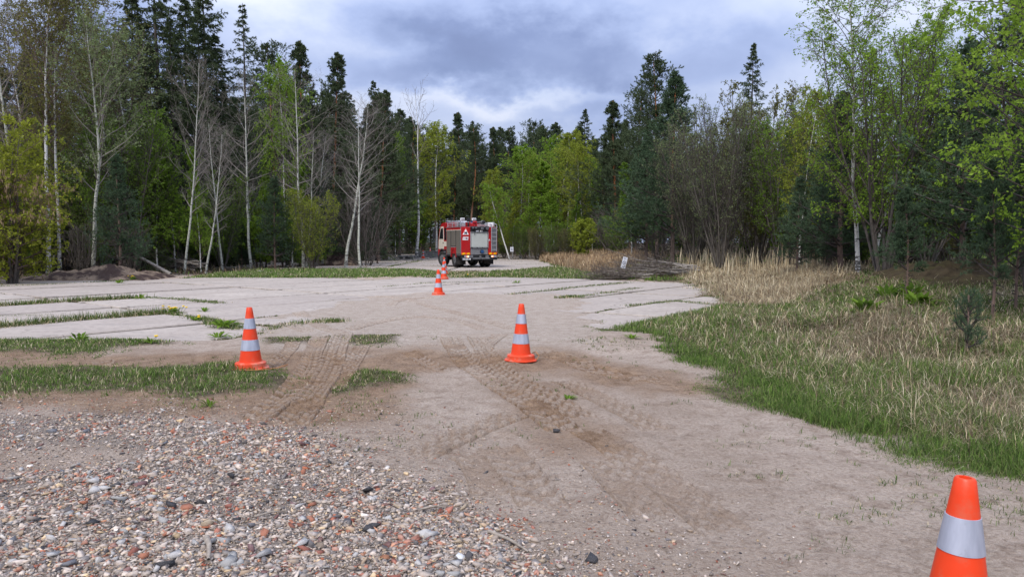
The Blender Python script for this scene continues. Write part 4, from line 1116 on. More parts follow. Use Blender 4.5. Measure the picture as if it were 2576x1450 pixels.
# ---- earth mounds at the left edge of the concrete
m, N = new_mat("mound_earth")
p_ = N.n('ShaderNodeNewGeometry').outputs['Position']
n1 = N.noise(p_, 1.5, 5.0, 0.65); n2 = N.noise(p_, 6.0, 6.0, 0.7); n3 = N.noise(p_, 25.0, 4.0, 0.7)
c = N.mix(N.mapr(n1, 0.47, 0.57), (0.075, 0.050, 0.042), (0.34, 0.25, 0.175))
c = N.mix(N.mapr(n2, 0.45, 0.7, 0, 0.75), c, (0.07, 0.048, 0.042))
c = N.mix(N.mapr(n3, 0.60, 0.75, 0, 0.6), c, (0.36, 0.31, 0.27))
finish(N, pbsdf(N, c, 0.95, 0, bump(N, N.m('ADD', n2, N.m('MULTIPLY', n3, 0.5)), 1.0, 0.08), 0.1))
M_EARTH = m
def mound(px0, px1, py, d, hh, depth, lab, seed, mat=None, name="earth_mound"):
    xa = at(px0, py, d)[0]; xb = at(px1, py, d)[0]; cx_, hw = (xa + xb) / 2, (xb - xa) / 2
    n, mm = 90, 40
    u = np.linspace(-1, 1, n); v = np.linspace(-1, 1, mm)
    Uu, Vv = np.meshgrid(u, v)
    x = cx_ + Uu * hw; y = d + Vv * depth
    prof = np.clip(1 - np.abs(Uu) ** 2.5, 0, 1) * np.clip(1 - Vv ** 2, 0, 1)
    z = hh * prof ** 0.8 * (0.35 + 1.1 * fbm(x * 0.9 + seed, y * 0.9, seed)) + 0.45 * prof * (fbm(x * 3.2, y * 3.2, seed + 4) - 0.5) + 0.16 * prof * (fbm(x * 9, y * 9, seed + 5) - 0.5)
    z = zs(x.ravel(), y.ravel()).reshape(x.shape) + z - 0.06 * (1 - np.clip(prof * 6, 0, 1))
    jj = np.arange(n * mm).reshape(mm, n)
    F = np.stack([jj[:-1, :-1].ravel(), jj[:-1, 1:].ravel(), jj[1:, 1:].ravel(), jj[1:, :-1].ravel()], 1)
    o = obj(name, np_mesh(name, np.stack([x.ravel() - cx_, y.ravel() - d, z.ravel()], 1), F, smooth=False, mats=(mat or M_EARTH,)), None, (cx_, d, 0))
    tag(o, lab, "mound"); return o
mound(95, 415, 690, 31.5, 0.50, 1.9, "low heap of dark and sandy earth at the left forest edge", 3)
mound(775, 905, 650, 49.5, 0.75, 1.8, "small grassy earth heap under the yellowish shrub at the forest edge", 8)
mound(2230, 2576, 700, 18.0, 0.35, 2.4, "mossy brown bank under the pines at right", 15, simple("moss_litter", (0.065, 0.048, 0.028), 0.95, 0, 0.5, 5.0, 0.8, 0.1, ((0.065, 0.065, 0.018), 2.5, 0.6)), "mossy_bank")
# ================================================================== TREES
def nrm(v): return v / (np.linalg.norm(v, axis=-1)[..., None] + 1e-9)
def grow(rng, P0, D0, L, n, wob, trop=0.0):
    d = nrm(np.array(D0, float)); pts = [np.array(P0, float)]
    L = np.asarray(L, float)
    for i in range(n):
        d = d + rng.normal(0, wob, d.shape)
        d[:, 2] += trop if np.isscalar(trop) else trop[i]
        d = nrm(d); pts.append(pts[-1] + d * (L / n)[:, None])
    return np.stack(pts, 1)
def kids(rng, pts, k, s0, s1, a0, a1, flat=0.0, whorl=0):
    """k side shoots on every branch -> start, direction, place along the parent, parent index"""
    N_, n1, _ = pts.shape
    s = s0 + (s1 - s0) * (np.arange(k)[None] + rng.random((N_, k))) / k
    if whorl:
        sw = (np.floor(s * whorl) + rng.normal(0.5, 0.13, s.shape)) / whorl
        s = np.where((sw > s0) & (sw < s0 + 0.72 * (s1 - s0)), sw, s)
    f = s * (n1 - 1); i0 = np.minimum(f.astype(int), n1 - 2); fr = f - i0
    ar = np.arange(N_)[:, None]
    A, B = pts[ar, i0], pts[ar, i0 + 1]
    pos = A + (B - A) * fr[..., None]; t = nrm(B - A)
    ref = np.where(np.abs(t[..., 2:3]) > 0.9, np.array([1.0, 0, 0]), np.array([0, 0, 1.0]))
    u = nrm(np.cross(t, ref)); v = np.cross(u, t)
    azm = (np.arange(k)[None] * 2.39996 + rng.random((N_, 1)) * 6.28 + rng.normal(0, 0.5, (N_, k)))
    ca, sa = np.cos(azm), np.sin(azm) * (1 - flat)
    w = nrm(ca[..., None] * u + sa[..., None] * v)
    ang = R(1) * (a0 + (a1 - a0) * rng.random((N_, k)))
    d = np.cos(ang)[..., None] * t + np.sin(ang)[..., None] * w
    return pos.reshape(-1, 3), d.reshape(-1, 3), s.reshape(-1), np.repeat(np.arange(N_), k)
def taper(N_, n, r0, r1, p=1.0):
    t = np.linspace(0, 1, n)[None] ** p
    return np.asarray(r0).reshape(-1, 1) * (1 - t) + np.asarray(r1).reshape(-1, 1) * t
def along(rng, pts, k, s0=0.0, s1=1.0):
    N_, n1, _ = pts.shape
    s = s0 + (s1 - s0) * rng.random((N_, k)); f = s * (n1 - 1); i0 = np.minimum(f.astype(int), n1 - 2); fr = f - i0
    ar = np.arange(N_)[:, None]; A, B = pts[ar, i0], pts[ar, i0 + 1]
    return (A + (B - A) * fr[..., None]).reshape(-1, 3), nrm(B - A).reshape(-1, 3)
def leaves(acc, rng, P0, D0, size, wid=0.6, spread=1.0, droop=0.2, tint=None, clump=None):
    n = len(P0)
    a = nrm(D0 * 0.5 + rng.normal(0, spread, (n, 3)) + np.array([0, 0, -droop]))
    b = nrm(np.cross(a, rng.normal(size=(n, 3))))
    l = size * rng.uniform(0.6, 1.25, n)[:, None]; w = l * wid
    nn = np.cross(a, b)
    V = np.stack([P0, P0 + a * l * 0.5 + b * w * 0.5 + nn * l * 0.08, P0 + a * l, P0 + a * l * 0.5 - b * w * 0.5 + nn * l * 0.08], 1)
    F = np.arange(n * 4).reshape(n, 4)
    tt = rng.random(n) * 0.45 + (0.55 * rng.random(n) if clump is None else 0.55 * clump) if tint is None else tint
    acc.add(V, F, None, None, np.repeat(tt, 4))
def needles(acc, rng, P0, D0, k, length, width, fwd=0.7, up=0.0, H=0.0):
    n = len(P0)
    if H: length = (length * (1.05 - 0.5 * np.clip(np.repeat(P0[:, 2], k) / H, 0, 1)))
    P = np.repeat(P0, k, 0); D = np.repeat(D0, k, 0)
    a = nrm(D * fwd + rng.normal(0, 0.55, (n * k, 3)) + np.array([0, 0, up]))
    b = nrm(np.cross(a, rng.normal(size=(n * k, 3))))
    l = (length * rng.uniform(0.6, 1.2, n * k))[:, None]; w = width * rng.uniform(0.7, 1.3, n * k)[:, None]
    V = np.stack([P - b * w * 0.5, P + b * w * 0.5, P + a * l], 1)
    tt = np.repeat(np.clip(rng.random(n) * 0.75 + 0.0, 0, 1), k) + 0.25 * rng.random(n * k)
    acc.add(V, None, np.arange(n * k * 3).reshape(-1, 3), None, np.repeat(tt, 3))
class Tree:
    pass
def wood(acc, pts, r, sides): 
    V, F = tubes(pts, r, sides); acc.add(V, F)

def broadleaf(seed, H, r0, stems=1, fan=0.0, cb=0.3, nb=40, ang=(35, 60), bl=0.30, shape='oval', n2=7, n3=5, trop=0.05, droop=0.0, wob=0.05, leaf=0.0, lsize=0.07, lper=4, ltop=0.0, curve=0.03, lean=None, bark=None, twig=None, lmat=None, tw=0.008, wid=0.65, catkin=None):
    """trunk(s), boughs, branches, twigs and leaves of a broad-leaved tree"""
    rng = np.random.default_rng(seed)
    t = Tree(); A = Acc(); B = Acc()
    a = rng.random(stems) * 0.6 + np.arange(stems) * 2 * math.pi / stems
    dirs = np.stack([np.cos(a) * fan * rng.uniform(0.4, 1.2, stems), np.sin(a) * fan * rng.uniform(0.4, 1.2, stems), np.ones(stems)], 1)
    if lean is not None: dirs = dirs + np.array([lean[0], lean[1], 0])
    L = H * rng.uniform(0.78, 1.0, stems) if stems > 1 else np.array([H])
    P0 = np.stack([np.cos(a) * 0.10 * (stems > 1), np.sin(a) * 0.10 * (stems > 1), -0.12 * np.ones(stems)], 1)
    S = grow(rng, P0, dirs, L, 18, curve, 0.02 if stems == 1 else 0.035)
    rs = taper(stems, 19, r0 * rng.uniform(0.7, 1.0, stems) if stems > 1 else np.array([r0]), np.full(stems, 0.012), 0.85)
    rs[:, 0] *= 1.35
    wood(A, S, rs, 9)
    p, d, s, par = kids(rng, S, nb, cb, 0.98, *ang)
    q = (s - cb) / (1 - cb)
    prof = {'oval': np.sin(math.pi * (0.14 + 0.80 * q)) ** 0.8, 'cone': (1 - q) * 0.95 + 0.10, 'vase': 0.45 + 0.6 * q, 'top': 0.35 + 0.65 * np.sin(math.pi * np.clip(q, 0, 1) * 0.92)}[shape]
    Lb = bl * H * prof * rng.uniform(0.6, 1.2, len(p))
    Bp = grow(rng, p, d, Lb, 8, wob * 1.4, np.linspace(trop, trop - droop, 8))
    rb = np.clip(r0 * (1 - s) * 0.42 + 0.008, 0.008, None) * rng.uniform(0.7, 1.1, len(p))
    wood(B, Bp, taper(len(p), 9, rb, np.full(len(p), tw * 0.7)), 5)
    p2, d2, s2, par2 = kids(rng, Bp, n2, 0.22, 1.0, 25, 60)
    L2 = Lb[par2] * rng.uniform(0.22, 0.5, len(p2)) * (1.15 - 0.6 * s2)
    T2 = grow(rng, p2, d2, L2, 5, wob * 2, np.linspace(trop, trop - droop * 1.6, 5))
    wood(B, T2, taper(len(p2), 6, np.full(len(p2), tw), np.full(len(p2), tw * 0.45)), 3)
    ends = T2
    if n3:
        p3, d3, s3, par3 = kids(rng, T2, n3, 0.2, 1.0, 25, 60)
        L3 = L2[par3] * rng.uniform(0.3, 0.65, len(p3))
        T3 = grow(rng, p3, d3, L3, 3, wob * 2.4, trop - droop * 2.0)
        wood(B, T3, taper(len(p3), 4, np.full(len(p3), tw * 0.55), np.full(len(p3), tw * 0.3)), 3)
        ends = T3
    t.trunk = A.mesh("trunk", (bark,), True); t.branches = B.mesh("branches", (twig,), True); t.crown = None
    if leaf > 0:
        Lf = Acc()
        for E, kk in ((ends, lper), (T2, max(1, lper // 2))):
            keep = rng.random(len(E)) < leaf * (1 if ltop == 0 else np.clip(0.25 + ltop * (E[:, 0, 2] / H - cb), 0, 1))
            E = E[keep]
            if not len(E): continue
            P_, D_ = along(rng, E, kk, 0.25, 1.0)
            cl = np.repeat(rng.random(len(E)), kk)
            leaves(Lf, rng, P_ + rng.normal(0, 0.02, P_.shape), D_, lsize, wid, 0.8, 0.25, None, cl)
            if catkin is not None and E is not None:
                pass
        t.crown = Lf.mesh("crown", (lmat,))
    t.H = H
    return t

def pine(seed, H, r0, cb=0.5, nb=46, bl=0.20, shape='flat', k2=9, k3=3, tuft=9, nl=0.15, nw=0.022, bark=None, twig=None, lmat=None, dead=14, per=2):
    rng = np.random.default_rng(seed)
    t = Tree(); A = Acc(); B = Acc(); C_ = Acc()
    S = grow(rng, np.array([[0, 0, -0.1]]), np.array([[rng.normal(0, .02), rng.normal(0, .02), 1.0]]), np.array([H]), 20, 0.018, 0.02)
    rs = taper(1, 21, np.array([r0]), np.array([0.02]), 0.9); rs[:, 0] *= 1.3
    wood(A, S, rs, 9)
    if dead:
        p, d, s, _ = kids(rng, S, dead, 0.10, cb, 70, 100)
        Ld = rng.uniform(0.3, 1.3, dead) * H / 14
        Dd = grow(rng, p, d, Ld, 4, 0.12, -0.04); wood(B, Dd, taper(dead, 5, np.full(dead, 0.018), np.full(dead, 0.006)), 4)
        p2, d2, s2, pr = kids(rng, Dd, 4, 0.3, 1, 30, 60)
        Td = grow(rng, p2, d2, Ld[pr] * 0.4, 3, 0.15, 0); wood(B, Td, taper(len(p2), 4, np.full(len(p2), 0.008), np.full(len(p2), 0.003)), 3)
    p, d, s, _ = kids(rng, S, nb, cb, 0.985, 55, 88, 0.0, int(H * 1.5) if H > 5 else 12)
    d[:, 2] += 0.55 * np.clip((s - cb) / (1 - cb), 0, 1) ** 2
    q = (s - cb) / (1 - cb)
    prof = np.sqrt(np.clip(1 - q, 0, 1)) * 0.95 + 0.08 if shape == 'flat' else (1 - q) ** 1.0 + 0.035
    if shape == 'flat': prof = prof * sstep(-0.25, 0.25, q)
    L1 = bl * H * prof * rng.uniform(0.45, 1.25, len(p)) * (0.72 + 0.5 * np.sin(q * 34 + seed) ** 2)
    Bp = grow(rng, p, d, L1, 6, 0.07, np.linspace(0.0, 0.17, 6) if shape != 'flat' else np.linspace(-0.02, 0.10, 6))
    wood(B, Bp, taper(len(p), 7, np.clip(r0 * (1 - s) * 0.38 + 0.012, 0.01, 0.09), np.full(len(p), 0.008)), 5)
    p2, d2, s2, pr = kids(rng, Bp, k2, 0.18, 1.0, 35, 60, 0.35)
    L2 = (L1[pr] * 0.38 * (1.2 - 0.7 * s2) + 0.10) * rng.uniform(0.6, 1.2, len(p2))
    T2 = grow(rng, p2, d2, L2, 3, 0.08, 0.10); wood(B, T2, taper(len(p2), 4, np.full(len(p2), 0.010), np.full(len(p2), 0.005)), 3)
    p3, d3, s3, pr3 = kids(rng, T2, k3, 0.3, 1.0, 30, 55)
    T3 = grow(rng, p3, d3, L2[pr3] * 0.5 + 0.05, 2, 0.08, 0.12)
    for E, k in ((T2, per + 1), (T3, per), (Bp[:, 3:], 3)):
        P_, D_ = along(rng, E, k, 0.35, 1.0); needles(C_, rng, P_, D_, tuft, nl, nw, 0.75, 0.22, H)
        needles(C_, rng, E[:, -1], nrm(E[:, -1] - E[:, -2]), tuft + 3, nl, nw, 0.9, 0.25, H)
    t.trunk = A.mesh("trunk", (bark,), True); t.branches = B.mesh("branches", (twig,), True); t.crown = C_.mesh("crown", (lmat,)); t.H = H
    return t

def spruce(seed, H, r0, cb=0.08, nb=150, bl=0.20, k2=11, per=5, nl=0.17, nw=0.03, bark=None, twig=None, lmat=None, thin=1.0):
    rng = np.random.default_rng(seed)
    t = Tree(); A = Acc(); B = Acc(); C_ = Acc()
    S = grow(rng, np.array([[0, 0, -0.1]]), np.array([[0, 0, 1.0]]), np.array([H]), 16, 0.008, 0.05)
    wood(A, S, taper(1, 17, np.array([r0]), np.array([0.015])), 8)
    p, d, s, _ = kids(rng, S, nb, cb, 0.992, 72, 100, 0.0, int(H * 1.35))
    q = (s - cb) / (1 - cb)
    d[:, 2] += 0.55 * q ** 2 - 0.14
    L1 = bl * H * ((1 - q) ** 0.9 + 0.02) * rng.uniform(0.45, 1.25, len(p)) * (0.75 + 0.4 * np.sin(q * 50 + seed) ** 2)
    Bp = grow(rng, p, d, L1, 6, 0.045, np.linspace(-0.12, 0.17, 6))
    wood(B, Bp, taper(len(p), 7, np.clip(r0 * (1 - s) * 0.2 + 0.008, 0.008, 0.05), np.full(len(p), 0.006)), 4)
    p2, d2, s2, pr = kids(rng, Bp, k2, 0.15, 1.0, 35, 65, 0.75)
    L2 = (L1[pr] * 0.30 * (1.25 - 0.8 * s2) + 0.10) * rng.uniform(0.6, 1.25, len(p2))
    T2 = grow(rng, p2, d2, L2, 4, 0.06, -0.14)
    P_, D_ = along(rng, T2, per, 0.1, 1.0); needles(C_, rng, P_, D_, 3, nl, nw, 1.0, -0.25, H)
    needles(C_, rng, T2[:, -1], nrm(T2[:, -1] - T2[:, -2]), 4, nl, nw, 1.2, -0.1, H)
    P_, D_ = along(rng, Bp, 12, 0.2, 1.0); needles(C_, rng, P_, D_, 3, nl, nw, 0.9, 0.0, H)
    needles(C_, rng, Bp[:, -1], nrm(Bp[:, -1] - Bp[:, -2]), 6, nl, nw, 1.2, 0.1, H)
    t.trunk = A.mesh("trunk", (bark,), True); t.branches = B.mesh("branches", (twig,), True); t.crown = C_.mesh("crown", (lmat,)); t.H = H
    return t

# ---- bark
def barkmat(name, c0, c1, scale=(6, 6, 1.2), marks=None, upper=None, b=0.6):
    m, N = new_mat(name)
    tcn = N.n('ShaderNodeTexCoord'); ob = tcn.outputs['Object']
    mp = N.n('ShaderNodeMapping'); N.link(ob, mp.inputs[0]); mp.inputs['Scale'].default_value = scale
    nz = N.noise(mp.outputs[0], 3.0, 6.0, 0.65)
    c = N.mix(N.mapr(nz, 0.35, 0.65), c0, c1)
    if upper is not None:
        sp = N.n('ShaderNodeSeparateXYZ'); N.link(tcn.outputs['Generated'], sp.inputs[0])
        z = N.m('ADD', sp.outputs[2], N.m('MULTIPLY', N.m('SUBTRACT', nz, 0.5), 0.3))
        c = N.mix(N.mapr(z, upper[1], upper[2]), c, N.mix(N.mapr(nz, 0.35, 0.65), upper[0], tuple(x * 1.5 for x in upper[0])))
    if marks is not None:
        mp2 = N.n('ShaderNodeMapping'); N.link(ob, mp2.inputs[0]); mp2.inputs['Scale'].default_value = (4, 4, 11)
        n2 = N.noise(mp2.outputs[0], 1.0, 4.0, 0.6)
        sp = N.n('ShaderNodeSeparateXYZ'); N.link(tcn.outputs['Generated'], sp.inputs[0])
        thr = N.mapr(sp.outputs[2], 0.0, 0.12, 0.42, 0.60)
        c = N.mix(N.m('MULTIPLY', N.m('GREATER_THAN', n2, thr), 0.85), c, marks)
    finish(N, pbsdf(N, c, 0.9, 0, bump(N, nz, b, 0.03), 0.15))
    return m
K_BIRCH = barkmat("birch_bark", (0.50, 0.49, 0.46), (0.70, 0.69, 0.66), (5, 5, 3), (0.045, 0.04, 0.04))
K_ASPEN = barkmat("aspen_bark", (0.33, 0.34, 0.28), (0.52, 0.52, 0.46), (5, 5, 2), (0.12, 0.11, 0.10))
K_GREY = barkmat("grey_bark", (0.075, 0.066, 0.058), (0.15, 0.132, 0.115))
K_DARK = barkmat("dark_bark", (0.055, 0.048, 0.043), (0.12, 0.105, 0.095))
K_PINE = barkmat("pine_bark", (0.10, 0.075, 0.062), (0.20, 0.15, 0.125), (7, 7, 1.5), None, ((0.30, 0.125, 0.055), 0.22, 0.5))
K_PINEY = barkmat("young_pine_bark", (0.12, 0.085, 0.07), (0.22, 0.15, 0.12), (7, 7, 1.5))
K_TWA = simple("pale_twig", (0.25, 0.22, 0.195), 0.9, 0, 0.3, 4.0)
K_TWG = simple("grey_twig", (0.095, 0.080, 0.068), 0.9, 0, 0.3, 4.0)
K_TWD = simple("dark_twig", (0.075, 0.06, 0.055), 0.9, 0, 0.3, 4.0)
K_TWB = simple("birch_twig", (0.13, 0.09, 0.075), 0.9, 0, 0.3, 4.0)
# ---- foliage
L_BIRCH = leafmat("birch_leaf", (0.085, 0.155, 0.022), (0.30, 0.45, 0.06), 0.45)
L_YELLOW = leafmat("young_birch_leaf", (0.13, 0.17, 0.025), (0.38, 0.43, 0.065), 0.45)
L_OLIVE = leafmat("opening_leaf", (0.11, 0.115, 0.035), (0.22, 0.215, 0.075), 0.35)
L_SILVER = leafmat("willow_leaf", (0.12, 0.15, 0.065), (0.25, 0.31, 0.14), 0.35)
L_MAPLE = leafmat("large_leaf", (0.13, 0.225, 0.03), (0.31, 0.44, 0.065), 0.45)
L_ELDER = leafmat("box_elder_leaf", (0.11, 0.14, 0.022), (0.36, 0.39, 0.055), 0.45)
L_CATK = leafmat("catkin", (0.30, 0.21, 0.13), (0.44, 0.33, 0.22), 0.2)
L_GREEN = leafmat("shrub_leaf", (0.075, 0.135, 0.024), (0.20, 0.31, 0.045), 0.42)
L_PINE = leafmat("pine_needle", (0.052, 0.074, 0.042), (0.140, 0.180, 0.095), 0.22)
L_PINEY = leafmat("young_pine_needle", (0.046, 0.078, 0.047), (0.120, 0.175, 0.098), 0.22)
L_SPRUCE = leafmat("spruce_needle", (0.046, 0.068, 0.038), (0.125, 0.158, 0.076), 0.22)
pinek = dict(bark=K_PINE, twig=K_TWD, lmat=L_PINE)
T = {}
T['pineA'] = pine(101, 18, 0.19, 0.34, 76, 0.19, tuft=9, nl=0.24, nw=0.027, per=4, **pinek)
T['pineB'] = pine(102, 18, 0.18, 0.40, 66, 0.21, tuft=9, nl=0.24, nw=0.027, per=4, **pinek)
T['pineC'] = pine(103, 16, 0.17, 0.20, 84, 0.25, 'cone', tuft=8, nl=0.24, nw=0.026, per=4, **pinek)
T['pineOpen'] = pine(104, 15, 0.15, 0.36, 66, 0.20, k2=9, tuft=9, nl=0.22, nw=0.026, per=4, **pinek)
T['pineY1'] = pine(105, 6, 0.08, 0.12, 62, 0.25, 'cone', 8, 3, 8, 0.12, 0.016, K_PINEY, K_TWD, L_PINEY, 6)
T['pineY2'] = pine(106, 9, 0.10, 0.14, 74, 0.27, 'cone', 9, 3, 9, 0.16, 0.022, K_PINEY, K_TWD, L_PINEY, 10)
T['pineS'] = pine(107, 4.0, 0.05, 0.28, 40, 0.26, 'cone', 7, 3, 12, 0.11, 0.009, K_PINEY, K_TWD, L_PINEY, 10, 3)
T['seedling'] = pine(108, 0.9, 0.012, 0.22, 14, 0.36, 'cone', 4, 2, 14, 0.075, 0.0045, K_PINEY, K_TWD, L_PINEY, 0, 2)
spk = dict(bark=K_DARK, twig=K_TWD, lmat=L_SPRUCE)
T['spruceA'] = spruce(111, 20, 0.22, 0.04, 230, 0.23, 13, 7, 0.27, 0.036, **spk)
T['spruceB'] = spruce(112, 20, 0.2, 0.05, 190, 0.21, 12, 7, 0.25, 0.034, **spk)
T['spruceC'] = spruce(113, 18, 0.18, 0.12, 130, 0.17, 10, 4, 0.24, 0.032, **spk)
bk = dict(bark=K_BIRCH, twig=K_TWB, lmat=L_BIRCH)
T['birchA'] = broadleaf(121, 12, 0.10, cb=0.16, nb=62, ang=(30, 52), bl=0.26, n2=9, n3=4, trop=0.05, droop=0.13, leaf=1.0, lsize=0.105, lper=8, **bk)
T['birchB'] = broadleaf(122, 12, 0.095, cb=0.22, nb=58, ang=(28, 50), bl=0.24, n2=9, n3=4, trop=0.05, droop=0.16, leaf=1.0, lsize=0.105, lper=8, **bk)
T['birchC'] = broadleaf(123, 9, 0.06, cb=0.10, nb=60, ang=(28, 50), bl=0.24, shape='cone', n2=8, n3=4, trop=0.05, droop=0.08, leaf=1.0, lsize=0.09, lper=8, **bk)
T['birchLean'] = broadleaf(124, 10, 0.11, cb=0.42, nb=26, ang=(30, 55), bl=0.22, n2=9, n3=5, trop=0.04, droop=0.2, leaf=1.0, lsize=0.14, lper=4, lean=(-0.30, 0), curve=0.02, **bk)
T['birchNear'] = broadleaf(125, 12, 0.085, cb=0.16, nb=64, ang=(28, 56), bl=0.22, n2=10, n3=5, trop=0.05, droop=0.15, leaf=0.95, lsize=0.075, lper=5, lean=(-0.06, 0), **bk)
T['birchDead'] = broadleaf(126, 15, 0.16, cb=0.55, nb=15, ang=(22, 45), bl=0.22, shape='top', n2=5, n3=2, trop=0.05, bark=K_BIRCH, twig=K_TWA, tw=0.013)
T['birchOlive'] = broadleaf(127, 14, 0.11, cb=0.42, nb=44, ang=(28, 50), bl=0.22, n2=9, n3=5, trop=0.06, droop=0.1, leaf=0.95, lsize=0.10, lper=4, bark=K_BIRCH, twig=K_TWB, lmat=L_OLIVE, lean=(0.06, 0))
ak = dict(bark=K_ASPEN, twig=K_TWA)
T['aspenA'] = broadleaf(131, 12, 0.10, cb=0.38, nb=30, ang=(32, 62), bl=0.22, n2=9, n3=5, trop=0.05, tw=0.0055, **ak)
T['aspenB'] = broadleaf(132, 11, 0.09, cb=0.30, nb=30, ang=(35, 70), bl=0.26, n2=9, n3=5, trop=0.05, tw=0.0055, lean=(0.16, 0), curve=0.035, **ak)
T['aspenC'] = broadleaf(133, 13, 0.11, cb=0.34, nb=36, ang=(40, 75), bl=0.24, n2=9, n3=5, trop=0.04, tw=0.0055, lean=(-0.03, 0), **ak)
T['aspenSilver'] = broadleaf(134, 12, 0.11, cb=0.34, nb=30, ang=(30, 58), bl=0.26, n2=9, n3=5, trop=0.06, tw=0.0055, leaf=0.9, lsize=0.10, lper=4, lmat=L_SILVER, lean=(0.12, 0), curve=0.04, **ak)
T['willow'] = broadleaf(141, 8, 0.05, 15, 0.36, cb=0.14, nb=14, ang=(14, 34), bl=0.26, n2=7, n3=4, trop=0.05, leaf=0.8, lsize=0.06, lper=3, ltop=2.0, bark=K_GREY, twig=K_TWG, lmat=L_SILVER, tw=0.009)
T['willow2'] = broadleaf(142, 8, 0.045, 11, 0.42, cb=0.14, nb=15, ang=(16, 38), bl=0.26, n2=7, n3=4, trop=0.04, leaf=0.95, lsize=0.085, lper=4, bark=K_GREY, twig=K_TWG, lmat=L_OLIVE, tw=0.009)
T['cherry'] = broadleaf(143, 8.5, 0.075, 8, 0.26, cb=0.16, nb=16, ang=(18, 42), bl=0.24, n2=7, n3=4, trop=0.05, leaf=0.85, lsize=0.075, lper=4, bark=K_DARK, twig=K_TWD, lmat=L_BIRCH, tw=0.008)
T['shrub'] = broadleaf(144, 3.2, 0.03, 7, 0.32, cb=0.12, nb=12, ang=(20, 45), bl=0.30, n2=6, n3=3, trop=0.05, leaf=1.0, lsize=0.11, lper=5, bark=K_GREY, twig=K_TWG, lmat=L_BIRCH, tw=0.005)
T['shrubBare'] = broadleaf(145, 3.0, 0.022, 10, 0.5, cb=0.10, nb=11, ang=(20, 50), bl=0.34, n2=6, n3=3, trop=0.02, bark=K_GREY, twig=K_TWG, tw=0.006)
T['shrubGreen'] = broadleaf(146, 4.5, 0.03, 8, 0.30, cb=0.10, nb=13, ang=(20, 48), bl=0.28, n2=6, n3=3, trop=0.05, leaf=0.9, lsize=0.11, lper=4, bark=K_DARK, twig=K_TWD, lmat=L_GREEN, tw=0.006)
T['elder'] = broadleaf(147, 7, 0.07, 6, 0.45, cb=0.06, nb=22, ang=(35, 75), bl=0.30, n2=8, n3=4, trop=0.02, droop=0.08, leaf=0.8, lsize=0.13, lper=5, bark=K_DARK, twig=K_TWB, lmat=L_ELDER, tw=0.007, wid=0.5)
T['maple'] = broadleaf(148, 9, 0.09, 3, 0.20, cb=0.16, nb=26, ang=(35, 70), bl=0.30, n2=7, n3=3, trop=0.04, droop=0.06, leaf=0.75, lsize=0.10, lper=9, bark=K_DARK, twig=K_TWD, lmat=L_MAPLE, tw=0.006, wid=0.55)
# hanging flower clusters of the box elder
Lc = Acc(); rngc = np.random.default_rng(9)
vv = np.zeros(len(T['elder'].branches.vertices) * 3); T['elder'].branches.vertices.foreach_get('co', vv); vv = vv.reshape(-1, 3)
sel = vv[(vv[:, 2] > 2.6) & (vv[:, 2] < 4.6)]; sel = sel[rngc.choice(len(sel), 900, replace=False)]
leaves(Lc, rngc, np.repeat(sel, 4, 0) + rngc.normal(0, 0.03, (3600, 3)), np.tile([[0, 0, -3.0]], (3600, 1)), 0.16, 0.22, 0.25, 1.0)
T['elder'].catkins = Lc.mesh("flower_clusters", (L_CATK,))

used = set()
def place(key, name, px, d, top=None, H=None, label=None, cat="tree", group=None, rot=0.0, mat=None, dy=0.0, x=None, bark=None, wide=1.0):
    t = T[key]
    if x is None: x = (px - CX) / FPX * d
    z = zs1(x, d) - 0.03 + dy
    if H is None:
        H = at(px, top, d)[2] - z
    s = H / t.H
    root = empty(name, (x, d, z), rot)
    root.scale = (s * wide, s * wide, s)
    tr = obj("trunk", t.trunk, root); br = obj("branches", t.branches, root)
    if t.crown is not None:
        c = obj("crown", t.crown, root)
        if mat is not None:
            c.material_slots[0].link = 'OBJECT'; c.material_slots[0].material = mat
    if hasattr(t, 'catkins'): obj("flower_clusters", t.catkins, root)
    if bark is not None:
        tr.material_slots[0].link = 'OBJECT'; tr.material_slots[0].material = bark
    tag(root, label, cat, group)
    return root

# --- left edge of the clearing, from the left border to the middle
place('elder', "box_elder_shrub", 30, 27.5, 285, label="yellowish green box elder shrub with tan hanging flowers at the left border", cat="shrub", rot=0.4)
place('elder', "box_elder_shrub", -130, 27.0, 330, label="yellow-green shrub cut by the left border, behind the flowering one", cat="shrub", rot=2.6)
place('aspenC', "bare_tree", -40, 33, -120, label="leafless grey tree spreading twigs in the upper left corner", rot=1.0)
place('aspenA', "bare_tree", 60, 36, -60, label="leafless grey tree just right of the upper left corner", rot=2.2)
place('birchOlive', "birch_tree", 122, 34, -90, label="slender white birch with olive young leaves, left of its twin", rot=0.15)
place('birchOlive', "birch_tree", 150, 34.8, -20, label="slender white birch with olive young leaves, right of its twin", rot=0.0, wide=0.9)
place('aspenSilver', "aspen_tree", 232, 34.5, 60, label="pale forked aspen with silvery young leaves behind the small left pine", rot=0.0)
place('pineY1', "young_pine", 300, 32.5, 385, label="small blue-green pine with a bare lower stem beside the left earth heap", rot=0.3)
place('birchC', "young_birch", 395, 37, 330, label="leftmost of the bright green young birches in front of the dark spruces", rot=0.2)
place('birchC', "young_birch", 442, 38, 300, label="tallest of the bright green young birches in front of the dark spruces", rot=1.7)
place('birchC', "young_birch", 505, 37.5, 370, label="rightmost of the bright green young birches, beside a leaning aspen", rot=3.1, wide=0.8)
place('aspenB', "bare_aspen", 462, 36, 150, label="tall pale leafless aspen leaning right, rising from the green young birches", rot=0.0, wide=0.75)
place('aspenB', "bare_aspen", 516, 36.5, 330, label="leafless aspen with bent stem leaning right, right of the tall one", rot=0.1)
place('aspenA', "bare_aspen", 560, 39, 300, label="thin leafless aspen between the bent aspen and the straight white one", rot=2.0)
